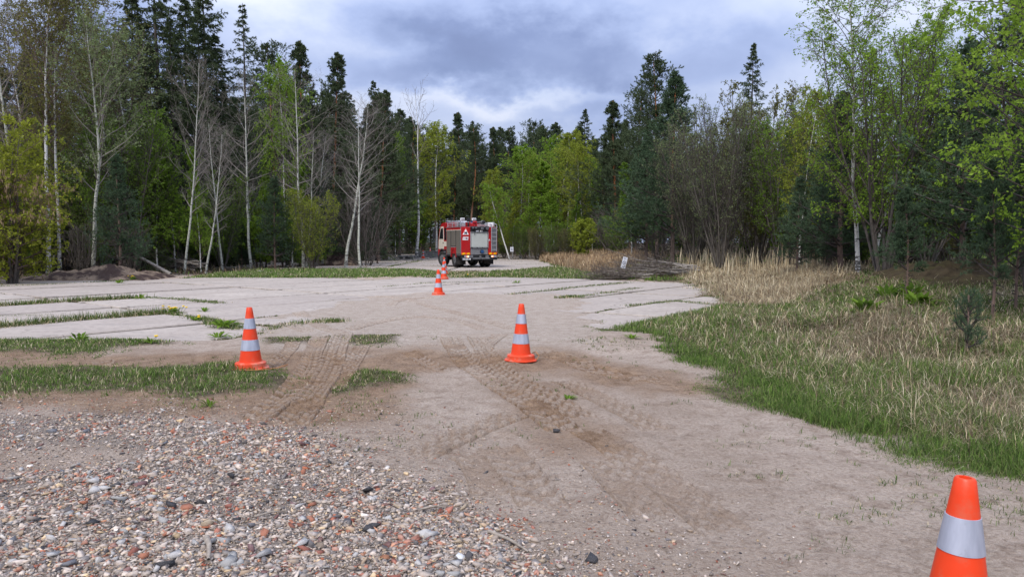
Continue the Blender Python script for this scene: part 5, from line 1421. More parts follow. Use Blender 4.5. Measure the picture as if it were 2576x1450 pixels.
place('aspenC', "bare_aspen", 632, 41, 190, label="straight pale leafless aspen in front of the tall spruce with thin top", rot=0.0)
place('pineY1', "young_pine", 692, 41, 440, label="dark young pine between two pale leafless aspens", rot=1.3)
place('birchA', "birch_tree", 722, 46, 165, label="birch with white trunk and thin green top behind the dark young pine", rot=0.8, wide=0.7)
place('aspenC', "bare_aspen", 764, 42, 175, label="broad leafless aspen with a whitish straight trunk above the yellowish shrub", rot=1.9)
place('willow2', "hazel_shrub", 785, 41, 470, label="yellowish green shrub under the broad leafless aspen", cat="shrub", rot=0.5, mat=L_YELLOW)
place('aspenA', "bare_aspen", 812, 48, 330, label="thin leafless tree right of the broad aspen", rot=0.9, wide=1.2)
# a loose green screen of young trees between the left birches and the spruces
for (px, d, top, key, mt, lab, w) in ((95, 39, 30, 'birchOlive', L_OLIVE, "olive leaved tree behind the twin birches, nearest the left border", 1.3), (210, 39.5, -40, 'birchOlive', L_OLIVE, "olive leaved tree rising between the twin birches and the forked aspen", 1.3),
                         (285, 38, 110, 'birchA', L_SILVER, "silvery green tree right behind the forked aspen", 1.0), (335, 37, 260, 'willow2', L_GREEN, "dull green bush right of the small left pine", 1.0), (365, 40, 90, 'birchOlive', L_SILVER, "pale green loose tree left of the largest spruce", 1.2),
                         (170, 37, 380, 'willow2', L_GREEN, "dull green bush behind the feet of the twin birches", 1.1), (60, 36, 300, 'willow2', L_OLIVE, "olive bush behind the flowering box elder", 1.2), (250, 36, 430, 'willow2', L_GREEN, "low green bush behind the small left pine", 1.0),
                         (560, 41, 430, 'willow2', L_GREEN, "dark green bush behind the bent aspen", 0.9), (655, 44, 420, 'birchC', L_GREEN, "green young tree left of the dark young pine", 1.0), (735, 45, 400, 'birchC', L_GREEN, "green young tree right of the dark young pine", 1.1)):
    place(key, "green_tree" if key != 'willow2' else "green_bush", px, d, top, label=lab, cat="tree" if key != 'willow2' else "shrub", rot=px * 0.7, mat=mt, wide=w)
# tall conifers behind the left edge
place('spruceA', "spruce_tree", 420, 45, -190, label="massive dark spruce left of centre-left, its top beyond the frame", rot=0.3)
place('spruceA', "spruce_tree", 530, 50, -90, label="massive dark spruce behind the bare aspens, right of the largest one", rot=2.0)
place('spruceC', "spruce_tree", 622, 50, 0, label="tall thin-topped spruce standing out against the sky on the left", rot=1.0)
place('pineB', "pine_tree", 700, 56, 110, label="pine with open crown right of the thin-topped spruce", rot=0.4)
place('pineC', "pine_tree", 770, 58, 108, label="pine with rounded crown behind a green birch top", rot=1.4)
place('pineC', "pine_tree", 832, 58, 130, label="pointed dark pine right of the rounded pine", rot=2.7)
place('pineC', "pine_tree", 882, 64, 235, label="short dark pine on the slope of the left tree line", rot=0.7)
place('pineC', "pine_tree", 953, 60, 222, label="pointed pine with reddish trunk standing left of the dead birch", rot=3.3, bark=K_PINE)
place('pineB', "pine_tree", 1005, 70, 300, label="dark pine between the reddish trunked pine and the dead birch", rot=0.2)
place('birchB', "birch_trunk_tree", 994, 63, 340, label="thin white birch trunk right of the reddish pine", cat="tree", rot=1.2, wide=0.5)
place('birchDead', "dead_birch", 1047, 68, 240, label="tall dead white birch with bare broken top left of the truck", rot=0.0)
place('birchB', "birch_tree", 1098, 74, 312, label="drooping yellow-green birch right of the dead birch", rot=2.2, mat=L_YELLOW, wide=1.15)
# bright birch clump behind the truck
place('birchLean', "leaning_birch", 1284, 63, 455, label="white birch leaning left beside the truck", rot=0.0)
for (px, d, top, key, lab, w, mt) in ((1238, 70, 430, 'birchB', "yellow-green birch at the left end of the bright clump", 1.1, L_YELLOW), (1310, 68, 375, 'birchA', "rounded green birch behind the leaning birch", 1.25, None),
                            (1352, 66, 405, 'birchC', "low dense green birch in the middle of the bright clump", 1.7, None), (1400, 72, 372, 'birchA', "green birch left of the tallest in the bright clump", 1.2, None),
                            (1425, 70, 340, 'birchB', "tallest yellow-green birch of the bright clump", 1.2, L_YELLOW), (1470, 62, 368, 'birchB', "birch with straight white trunk at the right end of the bright clump", 1.1, L_YELLOW),
                            (1385, 64, 440, 'birchC', "small bright green birch in front of the clump", 1.1, None), (1440, 60, 480, 'birchC', "small green birch at the foot of the white trunked one", 1.0, L_GREEN),
                            (1290, 66, 470, 'birchC', "small green birch just behind the leaning birch", 1.1, L_YELLOW), (1502, 66, 450, 'birchC', "slim green birch beside the dark pines right of the clump", 1.1, None)):
    place(key, "birch_tree", px, d, top, label=lab, rot=px * 0.37, wide=w, mat=mt)
for (px, d, top, key, lab, w, mt) in ((1218, 74, 500, 'birchC', "small yellow-green birch half hidden at the left end of the bright clump", 1.5, L_YELLOW), (1332, 72, 385, 'birchB', "narrow birch rising behind the middle of the bright clump", 0.9, L_YELLOW), (1375, 76, 350, 'birchB', "slender birch behind the left part of the bright clump's top", 0.8, None),
                           (1450, 74, 395, 'birchA', "green birch behind the white trunked birch", 0.9, None), (1490, 70, 400, 'birchB', "thin birch next to the dark pines at the clump's right end", 0.8, None)):
    place(key, "birch_tree", px, d, top, label=lab, rot=px * 0.53, wide=w, mat=mt)
for (px, d, top, lab, mt) in ((1232, 68, 575, "low green bush at the left foot of the bright clump", L_GREEN), (1268, 70, 560, "low green bush behind the leaning birch's foot", L_GREEN), (1318, 65, 555, "low green bush right of the leaning birch", L_GREEN), (1350, 63, 565, "low green bush at the middle foot of the bright clump", L_OLIVE),
                       (1392, 61, 560, "low green bush in front of the bright clump, left of the isolated bush", L_GREEN), (1425, 60, 570, "low olive bush just left of the isolated bush", L_OLIVE), (1510, 60, 545, "low green bush right of the isolated bush", L_GREEN), (1550, 55, 540, "low green bush at the feet of the broad dark pine", L_GREEN)):
    place('willow2', "green_bush", px, d, top, label=lab, cat="shrub", rot=px * 0.9, mat=mt, wide=1.2)
place('shrub', "green_shrub", 1462, 54, 545, label="isolated bright green bush in front of the birch clump above the straw", cat="shrub", rot=0.7, mat=L_YELLOW)
place('birchC', "young_birch", 1590, 50, 400, label="loose green young birch in front of the dark pines right of the clump", rot=1.1, wide=1.3, mat=L_GREEN)
# right side
place('pineC', "pine_tree", 1545, 62, 255, label="broad dark pine right of the birch clump", rot=0.9, wide=1.25)
place('pineB', "pine_tree", 1600, 58, 235, label="dark pine with a pale birch behind its top", rot=2.9)
place('pineOpen', "pine_tree", 1652, 52, 138, label="pine with thin open crown standing highest in the right pine group", rot=0.5)
place('pineY2', "pine_tree", 1692, 41, 178, label="pointed blue-green pine with reddish stem behind the cut branches", rot=1.6, bark=K_PINE, wide=1.15)
place('pineY2', "young_pine", 1626, 46, 330, label="dark young pine left of the pointed pine", rot=2.5, wide=1.3)
place('willow', "willow_bush", 1810, 34, 240, label="grey leafless multi-stemmed willow right of the cut branches", cat="shrub", rot=0.3)
place('willow2', "willow_bush", 1905, 36, 215, label="round-topped willow with grey-green buds under the lone spruce", cat="shrub", rot=1.4)
place('willow2', "willow_bush", 1975, 33, 260, label="dull green willow left of the tall bright birch", cat="shrub", rot=2.4, mat=L_GREEN)
place('willow', "willow_bush", 1745, 38, 300, label="thin grey willow between the pointed pine and the large grey willow", cat="shrub", rot=2.1)
place('spruceB', "spruce_tree", 1884, 60, 105, label="lone pointed spruce rising above the right bushes", rot=0.6)
place('birchNear', "birch_tree", 2160, 22, -60, label="tall white birch with bright green leaves on the right", rot=0.0, wide=1.15)
place('birchNear', "birch_tree", 2200, 24, 20, label="thinner white birch just right of the tall bright birch", rot=1.8, wide=1.0)
place('birchA', "birch_tree", 2010, 30, 230, label="yellow-green birch left of the tall bright birch", rot=2.6, wide=0.9, mat=L_YELLOW)
place('cherry', "bird_cherry", 2222, 20, 40, label="dark many-stemmed bird cherry right of the tall bright birch", rot=0.7)
place('willow2', "willow_bush", 2330, 24, 90, label="slender greening bush right of the bird cherry", cat="shrub", rot=0.2, mat=L_BIRCH)
place('pineY1', "young_pine", 2005, 26, 440, label="small dark pine left of the white birch foot", rot=0.4)
place('pineY1', "young_pine", 2110, 25, 450, label="small dark pine behind the foot of the tall birch", rot=2.2)
place('pineS', "young_pine", 2282, 14.5, 470, label="slim young pine with bare lower stem in the straw right of the bird cherry", rot=1.0)
place('pineY2', "pine_tree", 2420, 19, 90, label="dark pine behind the large-leaved tree at right", rot=0.9, wide=1.15)
place('pineY2', "pine_tree", 2585, 16, -160, label="dark pine filling the upper right corner", rot=2.3, wide=1.2)
place('pineS', "young_pine", 2502, 11.6, 395, label="thin dark stemmed young pine, left one of two at the right border", rot=0.2, wide=0.8)
place('pineS', "young_pine", 2560, 12.4, 380, label="thin dark stemmed young pine, right one of two at the right border", rot=2.4, wide=0.8)
place('maple', "maple_tree", 2690, 10.5, -330, label="maple at the right border with large bright young leaves", rot=0.5)
place('maple', "maple_tree", 2600, 13.5, -60, label="second large-leaved maple behind the one at the right border", rot=2.9, wide=0.9)
place('seedling', "pine_seedling", 2440, 9.2, 722, wide=0.7, label="knee-high pine seedling in the dry grass at right", cat="seedling", rot=0.8)
place('shrubBare', "bare_shrub", 1655, 43, 560, label="low grey twiggy bush behind the cut branches", cat="shrub", rot=0.2)

# --- forest behind: conifers one after the other until nothing shines through
rngf = random.Random(77)
FL = "dark conifer in the closed forest wall behind the clearing"
def fill(n, az0, az1, d0, d1, keys, h0, h1, name, label, group, cat="tree", mats=(None,)):
    for k in range(n):
        a_ = az0 + (az1 - az0) * (k + rngf.random()) / n; d = rngf.uniform(d0, d1)
        place(rngf.choice(keys), name, None, d, H=rngf.uniform(h0, h1), x=a_ * d, label=label, group=group, rot=rngf.random() * 6.28, cat=cat, mat=rngf.choice(mats), wide=rngf.uniform(0.95, 1.3))
G1, G2, G3 = "conifers of the forest wall", "undergrowth along the forest edge", "leafless trees inside the forest"
fill(20, -0.82, -0.40, 44, 60, ['spruceA', 'spruceB', 'pineC'], 15, 19, "conifer", "dark conifer inside the left forest, behind the birches and aspens", G1)
fill(18, -0.42, -0.17, 56, 76, ['spruceB', 'pineC', 'pineB'], 12.5, 15.5, "conifer", "dark conifer inside the left forest behind the bare aspens", G1)
fill(26, -0.19, 0.15, 96, 122, ['pineA', 'pineB', 'pineC', 'spruceB'], 15.5, 19.5, "conifer", "dark conifer in the far forest wall straight behind the truck", G1)
fill(16, -0.18, 0.17, 84, 98, ['pineA', 'pineB', 'pineC'], 12.5, 15.5, "conifer", "dark conifer at the front of the far forest wall behind the truck", G1)
fill(18, 0.10, 0.38, 62, 88, ['pineC', 'pineB', 'spruceB', 'pineY2'], 9, 12.5, "conifer", "dark conifer behind the right willow bushes", G1)
fill(18, 0.36, 0.85, 30, 50, ['pineY2', 'pineC', 'pineY2'], 7.0, 10, "conifer", "dark conifer deep behind the right birches", G1)
fill(10, 0.40, 0.85, 24, 32, ['shrubGreen', 'willow2', 'pineY1'], 4.5, 6.5, "undergrowth_bush", "greening bush deep behind the right birches", G2, "shrub", (None,))
fill(14, -0.80, -0.42, 37, 44, ['pineY1', 'shrubGreen', 'shrubBare', 'spruceB'], 3.5, 6.0, "undergrowth_bush", "low dark growth under the trees of the left forest edge", G2, "shrub")
fill(14, -0.42, -0.18, 47, 56, ['pineY1', 'shrubBare', 'shrubGreen', 'spruceB'], 3.0, 6.0, "undergrowth_bush", "low dark growth under the bare aspens", G2, "shrub")
fill(16, -0.20, 0.14, 78, 86, ['pineY1', 'shrubBare', 'spruceB', 'shrubGreen'], 3.5, 7.0, "undergrowth_bush", "low dark growth at the foot of the far forest wall", G2, "shrub")
fill(10, 0.14, 0.40, 48, 60, ['pineY1', 'shrubBare', 'shrubGreen'], 3.5, 6.5, "undergrowth_bush", "low growth behind the right willow bushes", G2, "shrub")
fill(13, -0.74, -0.18, 40, 54, ['aspenA', 'aspenC', 'aspenB', 'aspenA'], 7, 11.5, "forest_tree", "pale thin stemmed tree standing inside the left forest", G3, "tree", (None,))

fill(20, -0.85, -0.20, 74, 96, ['spruceA', 'spruceB'], 15, 20, "conifer", "dark conifer deep in the left forest, hardly showing between the front trees", G1)
fill(24, -0.22, 0.22, 124, 150, ['spruceA', 'pineA', 'spruceB'], 15, 19, "conifer", "dark conifer in the hindmost row of the far forest", G1)
fill(18, 0.20, 0.90, 84, 110, ['spruceA', 'spruceB'], 11, 14.5, "conifer", "dark conifer deep behind the right willows and birches", G1)

fill(12, -0.52, -0.27, 40, 48, ['shrubGreen', 'pineY1', 'shrubGreen', 'pineY1'], 2.4, 4.6, "green_bush", "low green growth under the bare aspens and young birches", G2, "shrub", (L_GREEN, L_GREEN, L_BIRCH, L_PINE, L_PINEY))
fill(12, -0.80, -0.50, 33, 39, ['shrubGreen', 'shrubBare', 'willow2'], 2.6, 5.5, "green_bush", "fresh green undergrowth bush behind the left earth heap", G2, "shrub", (None,))
fill(10, 0.40, 0.62, 27, 38, ['shrubGreen', 'pineY1', 'willow2', 'pineY1'], 3.0, 5.5, "green_bush", "low tree or bush filling the gap under the right birches", G2, "shrub", (None,))
# ================================================================== CUT BRANCHES AND WOOD PILES
M_CUT = simple("cut_branch_bark", (0.27, 0.24, 0.21), 0.9, 0, 0.45, 9.0, 0.4)
M_TWIGP = simple("dead_twig", (0.13, 0.105, 0.088), 0.9, 0, 0.3, 6.0)
def brush(name, label, px0, px1, py, d, n, seed, rad=(0.02, 0.05), hh=1.0, fan=True, mat=None):
    rng = np.random.default_rng(seed)
    xa, xb = at(px0, py, d)[0], at(px1, py, d)[0]
    root = empty(name, ((xa + xb) / 2, d, zs1((xa + xb) / 2, d))); tag(root, label, "brush pile")
    ox, oz = (xa + xb) / 2, zs1((xa + xb) / 2, d)
    W_ = xb - xa
    starts = np.stack([np.full(n, W_ / 2) - rng.random(n) * 0.5 * W_ * (rng.random(n) < 0.5), rng.normal(0, 0.45, n), rng.uniform(0.06, hh * 0.45, n)], 1)
    L = W_ * rng.uniform(0.45, 0.95, n)
    dirs = np.stack([-np.ones(n), rng.normal(0, 0.15, n), rng.uniform(-0.06, 0.20, n) * hh], 1)
    pts = grow(rng, starts, dirs, L, 8, 0.05, 0.0)
    pts[..., 2] = np.maximum(pts[..., 2], 0.03)
    rr = rng.uniform(*rad, n)
    for k in range(n):
        r = np.linspace(rr[k], rr[k] * 0.3, 9)
        V, F = tubes(pts[k:k + 1], r[None], 6)
        obj("branch", np_mesh("branch", V, F, smooth=True, mats=(mat or M_CUT,)), root)
    A = Acc()
    p2, d2, s2, pr = kids(rng, pts, 9, 0.3, 1.0, 20, 55)
    T2 = grow(rng, p2, d2, L[pr] * rng.uniform(0.12, 0.32, len(p2)), 5, 0.12, -0.01); T2[..., 2] = np.maximum(T2[..., 2], 0.01)
    V, F = tubes(T2, taper(len(p2), 6, np.full(len(p2), 0.013), np.full(len(p2), 0.004)), 3); A.add(V, F)
    p3, d3, s3, pr3 = kids(rng, T2, 3, 0.3, 1.0, 20, 50)
    T3 = grow(rng, p3, d3, rng.uniform(0.2, 0.7, len(p3)), 3, 0.12, 0); T3[..., 2] = np.maximum(T3[..., 2], 0.01)
    V, F = tubes(T3, taper(len(p3), 4, np.full(len(p3), 0.007), np.full(len(p3), 0.003)), 3); A.add(V, F)
    tg = obj("twigs", A.mesh("twigs", (M_TWIGP,)), root); tag(tg, kind='stuff')
brush("brush_pile", "pile of cut leafless branches lying at the right edge of the concrete", 1545, 1752, 690, 32.5, 26, 5, (0.025, 0.055), 1.1)
brush("brush_pile", "dark flattened twig heap left of the tilted paper sign", 1480, 1640, 697, 31.0, 14, 6, (0.012, 0.025), 0.6)
brush("wood_pile", "heap of pale logs and brown sticks at the left forest edge", 425, 510, 650, 38.5, 16, 7, (0.03, 0.07), 1.4, True, M_WOODG)
brush("brush_pile", "small heap of brown sticks under the yellowish shrub", 745, 800, 652, 47.0, 14, 8, (0.015, 0.035), 0.8)
# a fallen dead stem leaning at the left edge
q = at(385, 680, 33.0)
o = stick("fallen_stem", None, M_CUT, [at(340, 640, 34.0), at(380, 662, 33.5), at(430, 690, 33.0)], 0.05, 0.09, 7); tag(o, "dead stem fallen askew right of the left earth heap", "log")

# ================================================================== GRASS
m, N = new_mat("grass_blade")
a_ = N.n('ShaderNodeAttribute'); a_.attribute_name = 'Col'
d_ = N.n('ShaderNodeBsdfDiffuse'); N.link(a_.outputs['Color'], d_.inputs[0])
t_ = N.n('ShaderNodeBsdfTranslucent'); N.link(a_.outputs['Color'], t_.inputs[0])
mx = N.n('ShaderNodeMixShader'); mx.inputs[0].default_value = 0.3
N.link(d_.outputs[0], mx.inputs[1]); N.link(t_.outputs[0], mx.inputs[2]); finish(N, mx.outputs[0])
M_BLADE = m
GREEN = np.array([(0.060, 0.105, 0.024), (0.090, 0.150, 0.032), (0.135, 0.205, 0.045), (0.085, 0.115, 0.042), (0.16, 0.17, 0.07)])
STRAW = np.array([(0.52, 0.43, 0.28), (0.66, 0.57, 0.40), (0.43, 0.34, 0.215), (0.56, 0.44, 0.275)])
BROWN = np.array([(0.17, 0.12, 0.08), (0.23, 0.165, 0.105), (0.28, 0.23, 0.16)])
def blades(acc, rng, x, y, hgt, wid, bend, cols, zoff=-0.01, lay=None):
    n = len(x)
    if n == 0: return
    a = rng.random(n) * 2 * math.pi
    if lay is not None: a = vnoise(x * 0.8, y * 0.8, 44) * 12.0 + rng.normal(0, 0.6, n)
    dr = np.stack([np.cos(a), np.sin(a), np.zeros(n)], 1); sd = np.stack([-np.sin(a), np.cos(a), np.zeros(n)], 1)
    up = np.array([0, 0, 1.0])
    P0 = np.stack([x, y, zs(x, y) + zoff], 1)
    b = bend * rng.uniform(0.3, 1.5, n)
    th1, th2 = b * 0.55, np.minimum(b * 1.5, 1.75)
    if lay is not None: th1 = np.minimum(0.55 + lay * rng.uniform(0.25, 0.9, n), 1.42); th2 = np.minimum(th1 + lay * rng.uniform(0.3, 1.0, n), 1.9)
    P1 = P0 + (np.cos(th1)[:, None] * up + np.sin(th1)[:, None] * dr) * (hgt * 0.5)[:, None]
    P2 = P1 + (np.cos(th2)[:, None] * up + np.sin(th2)[:, None] * dr) * (hgt * 0.5)[:, None]
    P2[:, 2] = np.maximum(P2[:, 2], P0[:, 2] + 0.012)
    w = wid[:, None]
    V = np.stack([P0 - sd * w * 0.5, P0 + sd * w * 0.5, P1 + sd * w * 0.45, P1 - sd * w * 0.45, P2], 1)
    base = np.arange(n) * 5
    acc.add(V, np.stack([base, base + 1, base + 2, base + 3], 1), np.stack([base + 3, base + 2, base + 4], 1), np.repeat(cols, 5, 0))
def wedge(rng, N_, d0, d1, p=1.0, lim=0.80):
    d = d0 * (d1 / d0) ** (rng.random(N_) ** p); a = rng.uniform(-lim, lim, N_)
    return a * d, d
def pickc(rng, pal, n): return pal[rng.integers(len(pal), size=n)] * rng.uniform(0.75, 1.25, (n, 1))
rng = np.random.default_rng(21)
def tufts(x, y, k, sp):
    n = len(x); r = sp * np.sqrt(rng.random((n, k)))
    a = rng.random((n, k)) * 6.283
    return (x[:, None] + r * np.cos(a)).ravel(), (y[:, None] + r * np.sin(a)).ravel()
wpx = lambda y, m=0.004: np.maximum(m, y * 0.0008)

# --- right bank: green verge, straw, dead litter
Gv, Sv = Acc(), Acc()
x, y = wedge(rng, 175000, 3.0, 75, 1.0, 1.12); x = np.abs(x)
s = rgrass(x, y); wn_ = fbm(x * 0.9, y * 0.9, 51); wl_ = fbm(x * 0.35, y * 0.35, 52)
s = s + np.where(s < 2.5, 2.2 * (fbm(x * 1.3, y * 1.3, 9) - 0.5), 0.0)
ok = (s > -0.2) & (y < 70); x, y, s, wn_, wl_ = x[ok], y[ok], s[ok], wn_[ok], wl_[ok]
lush = sdist(poly([(2150, 760), (2240, 715), (2330, 735), (2340, 790), (2220, 800), (2050, 790), (1990, 770)]), x, y)
verge = sstep(2.6, 0.7, s + (wn_ - 0.5) * 2.0) * sstep(45, 20, y)
strawz = sstep(-0.6, 0.6, sdist(poly([(1690, 760), (1710, 700), (1800, 660), (2150, 655), (2250, 700), (2150, 745), (1950, 775), (1800, 770)]), x, y))
reed = sstep(-1, 1, sdist(poly([(1330, 652), (1315, 626), (1350, 618), (1620, 618), (1700, 640), (1640, 668), (1500, 690), (1420, 672)]), x, y))
kg = np.clip(0.14 + 0.75 * verge * sstep(0.30, 0.62, fbm(x * 2.1, y * 2.1, 53)) + 0.6 * sstep(-0.4, 0.3, lush) + 0.42 * sstep(0.52, 0.38, wl_ * 0.5 + wn_ * 0.5), 0, 1) * (1 - 0.75 * strawz) * (1 - 0.8 * reed) * sstep(-0.35, 0.25, s)
sel = rng.random(len(x)) < kg
gxs, gys = tufts(x[sel], y[sel], 7, 0.07)
hg = (0.06 + 0.14 * rng.random(len(gxs))) * (0.75 + 0.5 * fbm(gxs * 1.2, gys * 1.2, 60)) * sstep(-0.4, 0.6, rgrass(gxs, gys) + 0.1)
blades(Gv, rng, gxs, gys, np.maximum(hg, 0.03), wpx(gys, 0.0045), 0.75 * np.ones(len(gxs)), pickc(rng, GREEN * 1.25, len(gxs)))
ks = np.clip(0.7 * (1 - 0.75 * verge) * sstep(0.38, 0.58, wl_ * 0.5 + wn_ * 0.5) + 0.85 * strawz + 0.85 * reed + 0.08, 0, 1) * sstep(0.1, 1.2, s) * sstep(9.5, 5.5, s * sstep(10, 16, y) * (1 - reed))
sel = rng.random(len(x)) < ks
sx, sy = tufts(x[sel], y[sel], 8, 0.12)
rd = sstep(-1, 1, sdist(poly([(1330, 652), (1315, 626), (1350, 618), (1620, 618), (1700, 640), (1640, 668), (1500, 690), (1420, 672)]), sx, sy))
sz_ = sstep(-0.6, 0.6, sdist(poly([(1690, 760), (1710, 700), (1800, 660), (2150, 655), (2250, 700), (2150, 745), (1950, 775), (1800, 770)]), sx, sy))
tus = sstep(0.32, 0.66, fbm(sx * 1.5, sy * 1.5, 58))
hs = 0.10 + 0.16 * rng.random(len(sx)) + 0.22 * tus * rng.random(len(sx)) + 0.55 * rd * rng.random(len(sx)) + 0.22 * sz_
pal = pickc(rng, STRAW, len(sx)) * (0.62 + 0.5 * vnoise(sx * 2.6, sy * 2.6, 59))[:, None]; br = rng.random(len(sx)) < 0.22 + 0.3 * (1 - tus); pal[br] = pickc(rng, BROWN, br.sum())
pal = pal * (1 - 0.12 * rd[:, None] * np.array([0, 1, 1.6])) * (0.70 + 0.42 * np.maximum(sz_, rd))[:, None]
upr = rng.random(len(sx)) < 0.025 + 0.75 * rd
blades(Sv, rng, sx[~upr], sy[~upr], hs[~upr], 0.7 * wpx(sy, 0.0045)[~upr], np.ones((~upr).sum()), pal[~upr], lay=1.1)
blades(Sv, rng, sx[upr], sy[upr], hs[upr], wpx(sy, 0.004)[upr], 0.4 * np.ones(upr.sum()), pal[upr])
# flattened litter between
x, y = wedge(rng, 160000, 3.0, 30, 1.0, 1.12); x = np.abs(x); s = rgrass(x, y)
ok = (s > 0.5) & (rng.random(len(x)) < 0.8); x, y = x[ok], y[ok]
pal = pickc(rng, STRAW, len(x)); br = rng.random(len(x)) < 0.5; pal[br] = pickc(rng, BROWN, br.sum())
blades(Sv, rng, x, y, 0.12 + 0.22 * rng.random(len(x)), wpx(y, 0.0035), 1.5 * np.ones(len(x)), pal)
# standing dry stalks with plumes in the back
x, y = wedge(rng, 6000, 16, 50); x = np.abs(x)
ok = (sdist(poly([(1700, 700), (1720, 655), (2250, 640), (2250, 690), (2000, 720)]), x, y) > 0) & (rng.random(len(x)) < 0.5)
x, y = x[ok], y[ok]
blades(Sv, rng, x, y, 0.7 + 0.5 * rng.random(len(x)), wpx(y, 0.006) * 1.2, 0.25 * np.ones(len(x)), pickc(rng, STRAW, len(x)))
tag(obj("verge_grass", Gv.mesh("verge_grass", (M_BLADE,))), "green grass growing along the right edge of the dirt road", "grass", kind='stuff')
tag(obj("dry_grass", Sv.mesh("dry_grass", (M_BLADE,))), "pale dry straw grass covering the right bank", "grass", kind='stuff')

# --- strips and patches of grass on the left and in the middle
Gl = Acc()
def patch(P_, N_, hg0, hg1, soft=0.2, k=7, straw=0.12, sp=0.07, minw=0.0045, dens=1.0, bright=1.0):
    lo, hi = P_.min(0) - 0.4, P_.max(0) + 0.4
    lo[0] = max(lo[0], -hi[1] * 0.8)
    x = rng.uniform(lo[0], hi[0], N_); y = rng.uniform(lo[1], hi[1], N_)
    w = fbm(x * 2.2, y * 2.2, 70) * 0.6 + fbm(x * 5.5, y * 5.5, 72) * 0.4 - 0.5
    k_ = sstep(-soft, soft, sdist(P_, x, y) + w * soft * 3) * (0.55 + 0.9 * (w + 0.5)) * dens
    ok = rng.random(N_) < k_; x, y = x[ok], y[ok]
    x, y = tufts(x, y, k, sp)
    ed = sstep(-soft * 1.2, soft * 1.5, sdist(P_, x, y))
    hgt = (hg0 + (hg1 - hg0) * rng.random(len(x))) * (0.45 + 0.55 * ed) * (0.7 + 0.6 * fbm(x * 1.7, y * 1.7, 71))
    pal = pickc(rng, GREEN * bright, len(x)); st = rng.random(len(x)) < straw; pal[st] = pickc(rng, STRAW, st.sum())
    blades(Gl, rng, x, y, hgt, wpx(y, minw), 0.95 * np.ones(len(x)), pal)
patch(P_G1, 6000, 0.04, 0.13, 0.42, straw=0.10, bright=1.15); patch(P_G2, 5600, 0.03, 0.11, 0.36, bright=1.15); patch(P_G3, 1800, 0.02, 0.07, 0.15, straw=0.25); patch(P_G4, 1500, 0.03, 0.10, 0.15)
patch(P_MIDL, 9000, 0.06, 0.24, 0.5, 8, 0.12, 0.15, bright=1.45); patch(P_MIDR, 7000, 0.08, 0.28, 0.5, 8, 0.2, 0.15, bright=1.3); patch(P_MIDC, 1500, 0.05, 0.15, 0.4, 7, 0.25, 0.12)
for (p, r) in SMALLG:
    q = np.array(gnd(*p)); a = np.arange(10) * 0.6283
    patch(np.stack([q[0] + r * 1.5 * np.cos(a), q[1] + r * 0.7 * np.sin(a)], 1), int(260 * r / 0.25), 0.02, 0.08, r * 0.4, 6, 0.2, 0.04, dens=0.5)
def joint_grass(J, n, hh, w, straw):
    seg = np.diff(J, axis=0); L = np.linalg.norm(seg, axis=1)
    i = rng.choice(len(L), n, p=L / L.sum()); t = rng.random(n)
    P_ = J[i] + seg[i] * t[:, None]
    nz = fbm(P_[:, 0] * 1.1, P_[:, 1] * 1.1, 80)
    ok = rng.random(n) < sstep(0.30, 0.55, nz) * 0.9 + 0.1
    P_ = P_[ok] + rng.normal(0, w, (ok.sum(), 2)); x, y = P_[:, 0], P_[:, 1]
    pal = pickc(rng, GREEN, len(x)); st = rng.random(len(x)) < straw; pal[st] = pickc(rng, STRAW, st.sum())
    blades(Gl, rng, x, y, hh * (0.4 + rng.random(len(x))), wpx(y, 0.004), np.where(st, 1.3, 0.6), pal, zoff=0.0)
for J, hh in zip(JOINTS, (0.17, 0.19, 0.10, 0.06)): joint_grass(J, 6500, hh, 0.11, 0.4)
for J in JTHIN: joint_grass(J, 3600, 0.085, 0.12, 0.3)
# grass and weeds in the other joints of the paving
for (O, U, Vv, a1, b1, P_, n, hh) in ((O1, U1, V1, SL, SW, P_SLAB1, 60000, 0.045), (O2, U2, V2, SL2, SW2, P_SLAB2, 26000, 0.07)):
    lo, hi = P_.min(0), P_.max(0); lo[0] = max(lo[0], -hi[1] * 0.8)
    x = rng.uniform(lo[0], hi[0], n); y = rng.uniform(lo[1], hi[1], n)
    u = ((x - O[0]) * U[0] + (y - O[1]) * U[1]) / a1; v = ((x - O[0]) * Vv[0] + (y - O[1]) * Vv[1]) / b1
    # pull the point on to the nearest joint
    du = (np.round(u) - u) * a1; dv = (np.round(v) - v) * b1
    useu = np.abs(du) < np.abs(dv)
    x = x + np.where(useu, du * U[0], dv * Vv[0]) + rng.normal(0, 0.03, n); y = y + np.where(useu, du * U[1], dv * Vv[1]) + rng.normal(0, 0.03, n)
    nz = fbm(x * 0.55, y * 0.55, 90); dd = sdist(P_DUST, x, y)
    ok = (rng.random(n) < sstep(0.52, 0.68, nz) * 0.8 + 0.03) & (sdist(P_, x, y) > 0) & (dd < 0.1)
    x, y = x[ok], y[ok]
    x, y = tufts(x, y, 3, 0.03)
    pal = pickc(rng, GREEN * 0.9, len(x)); st = rng.random(len(x)) < 0.35; pal[st] = pickc(rng, BROWN, st.sum())
    blades(Gl, rng, x, y, hh * (0.4 + rng.random(len(x))), wpx(y, 0.004), 0.8 * np.ones(len(x)), pal, zoff=0.0)
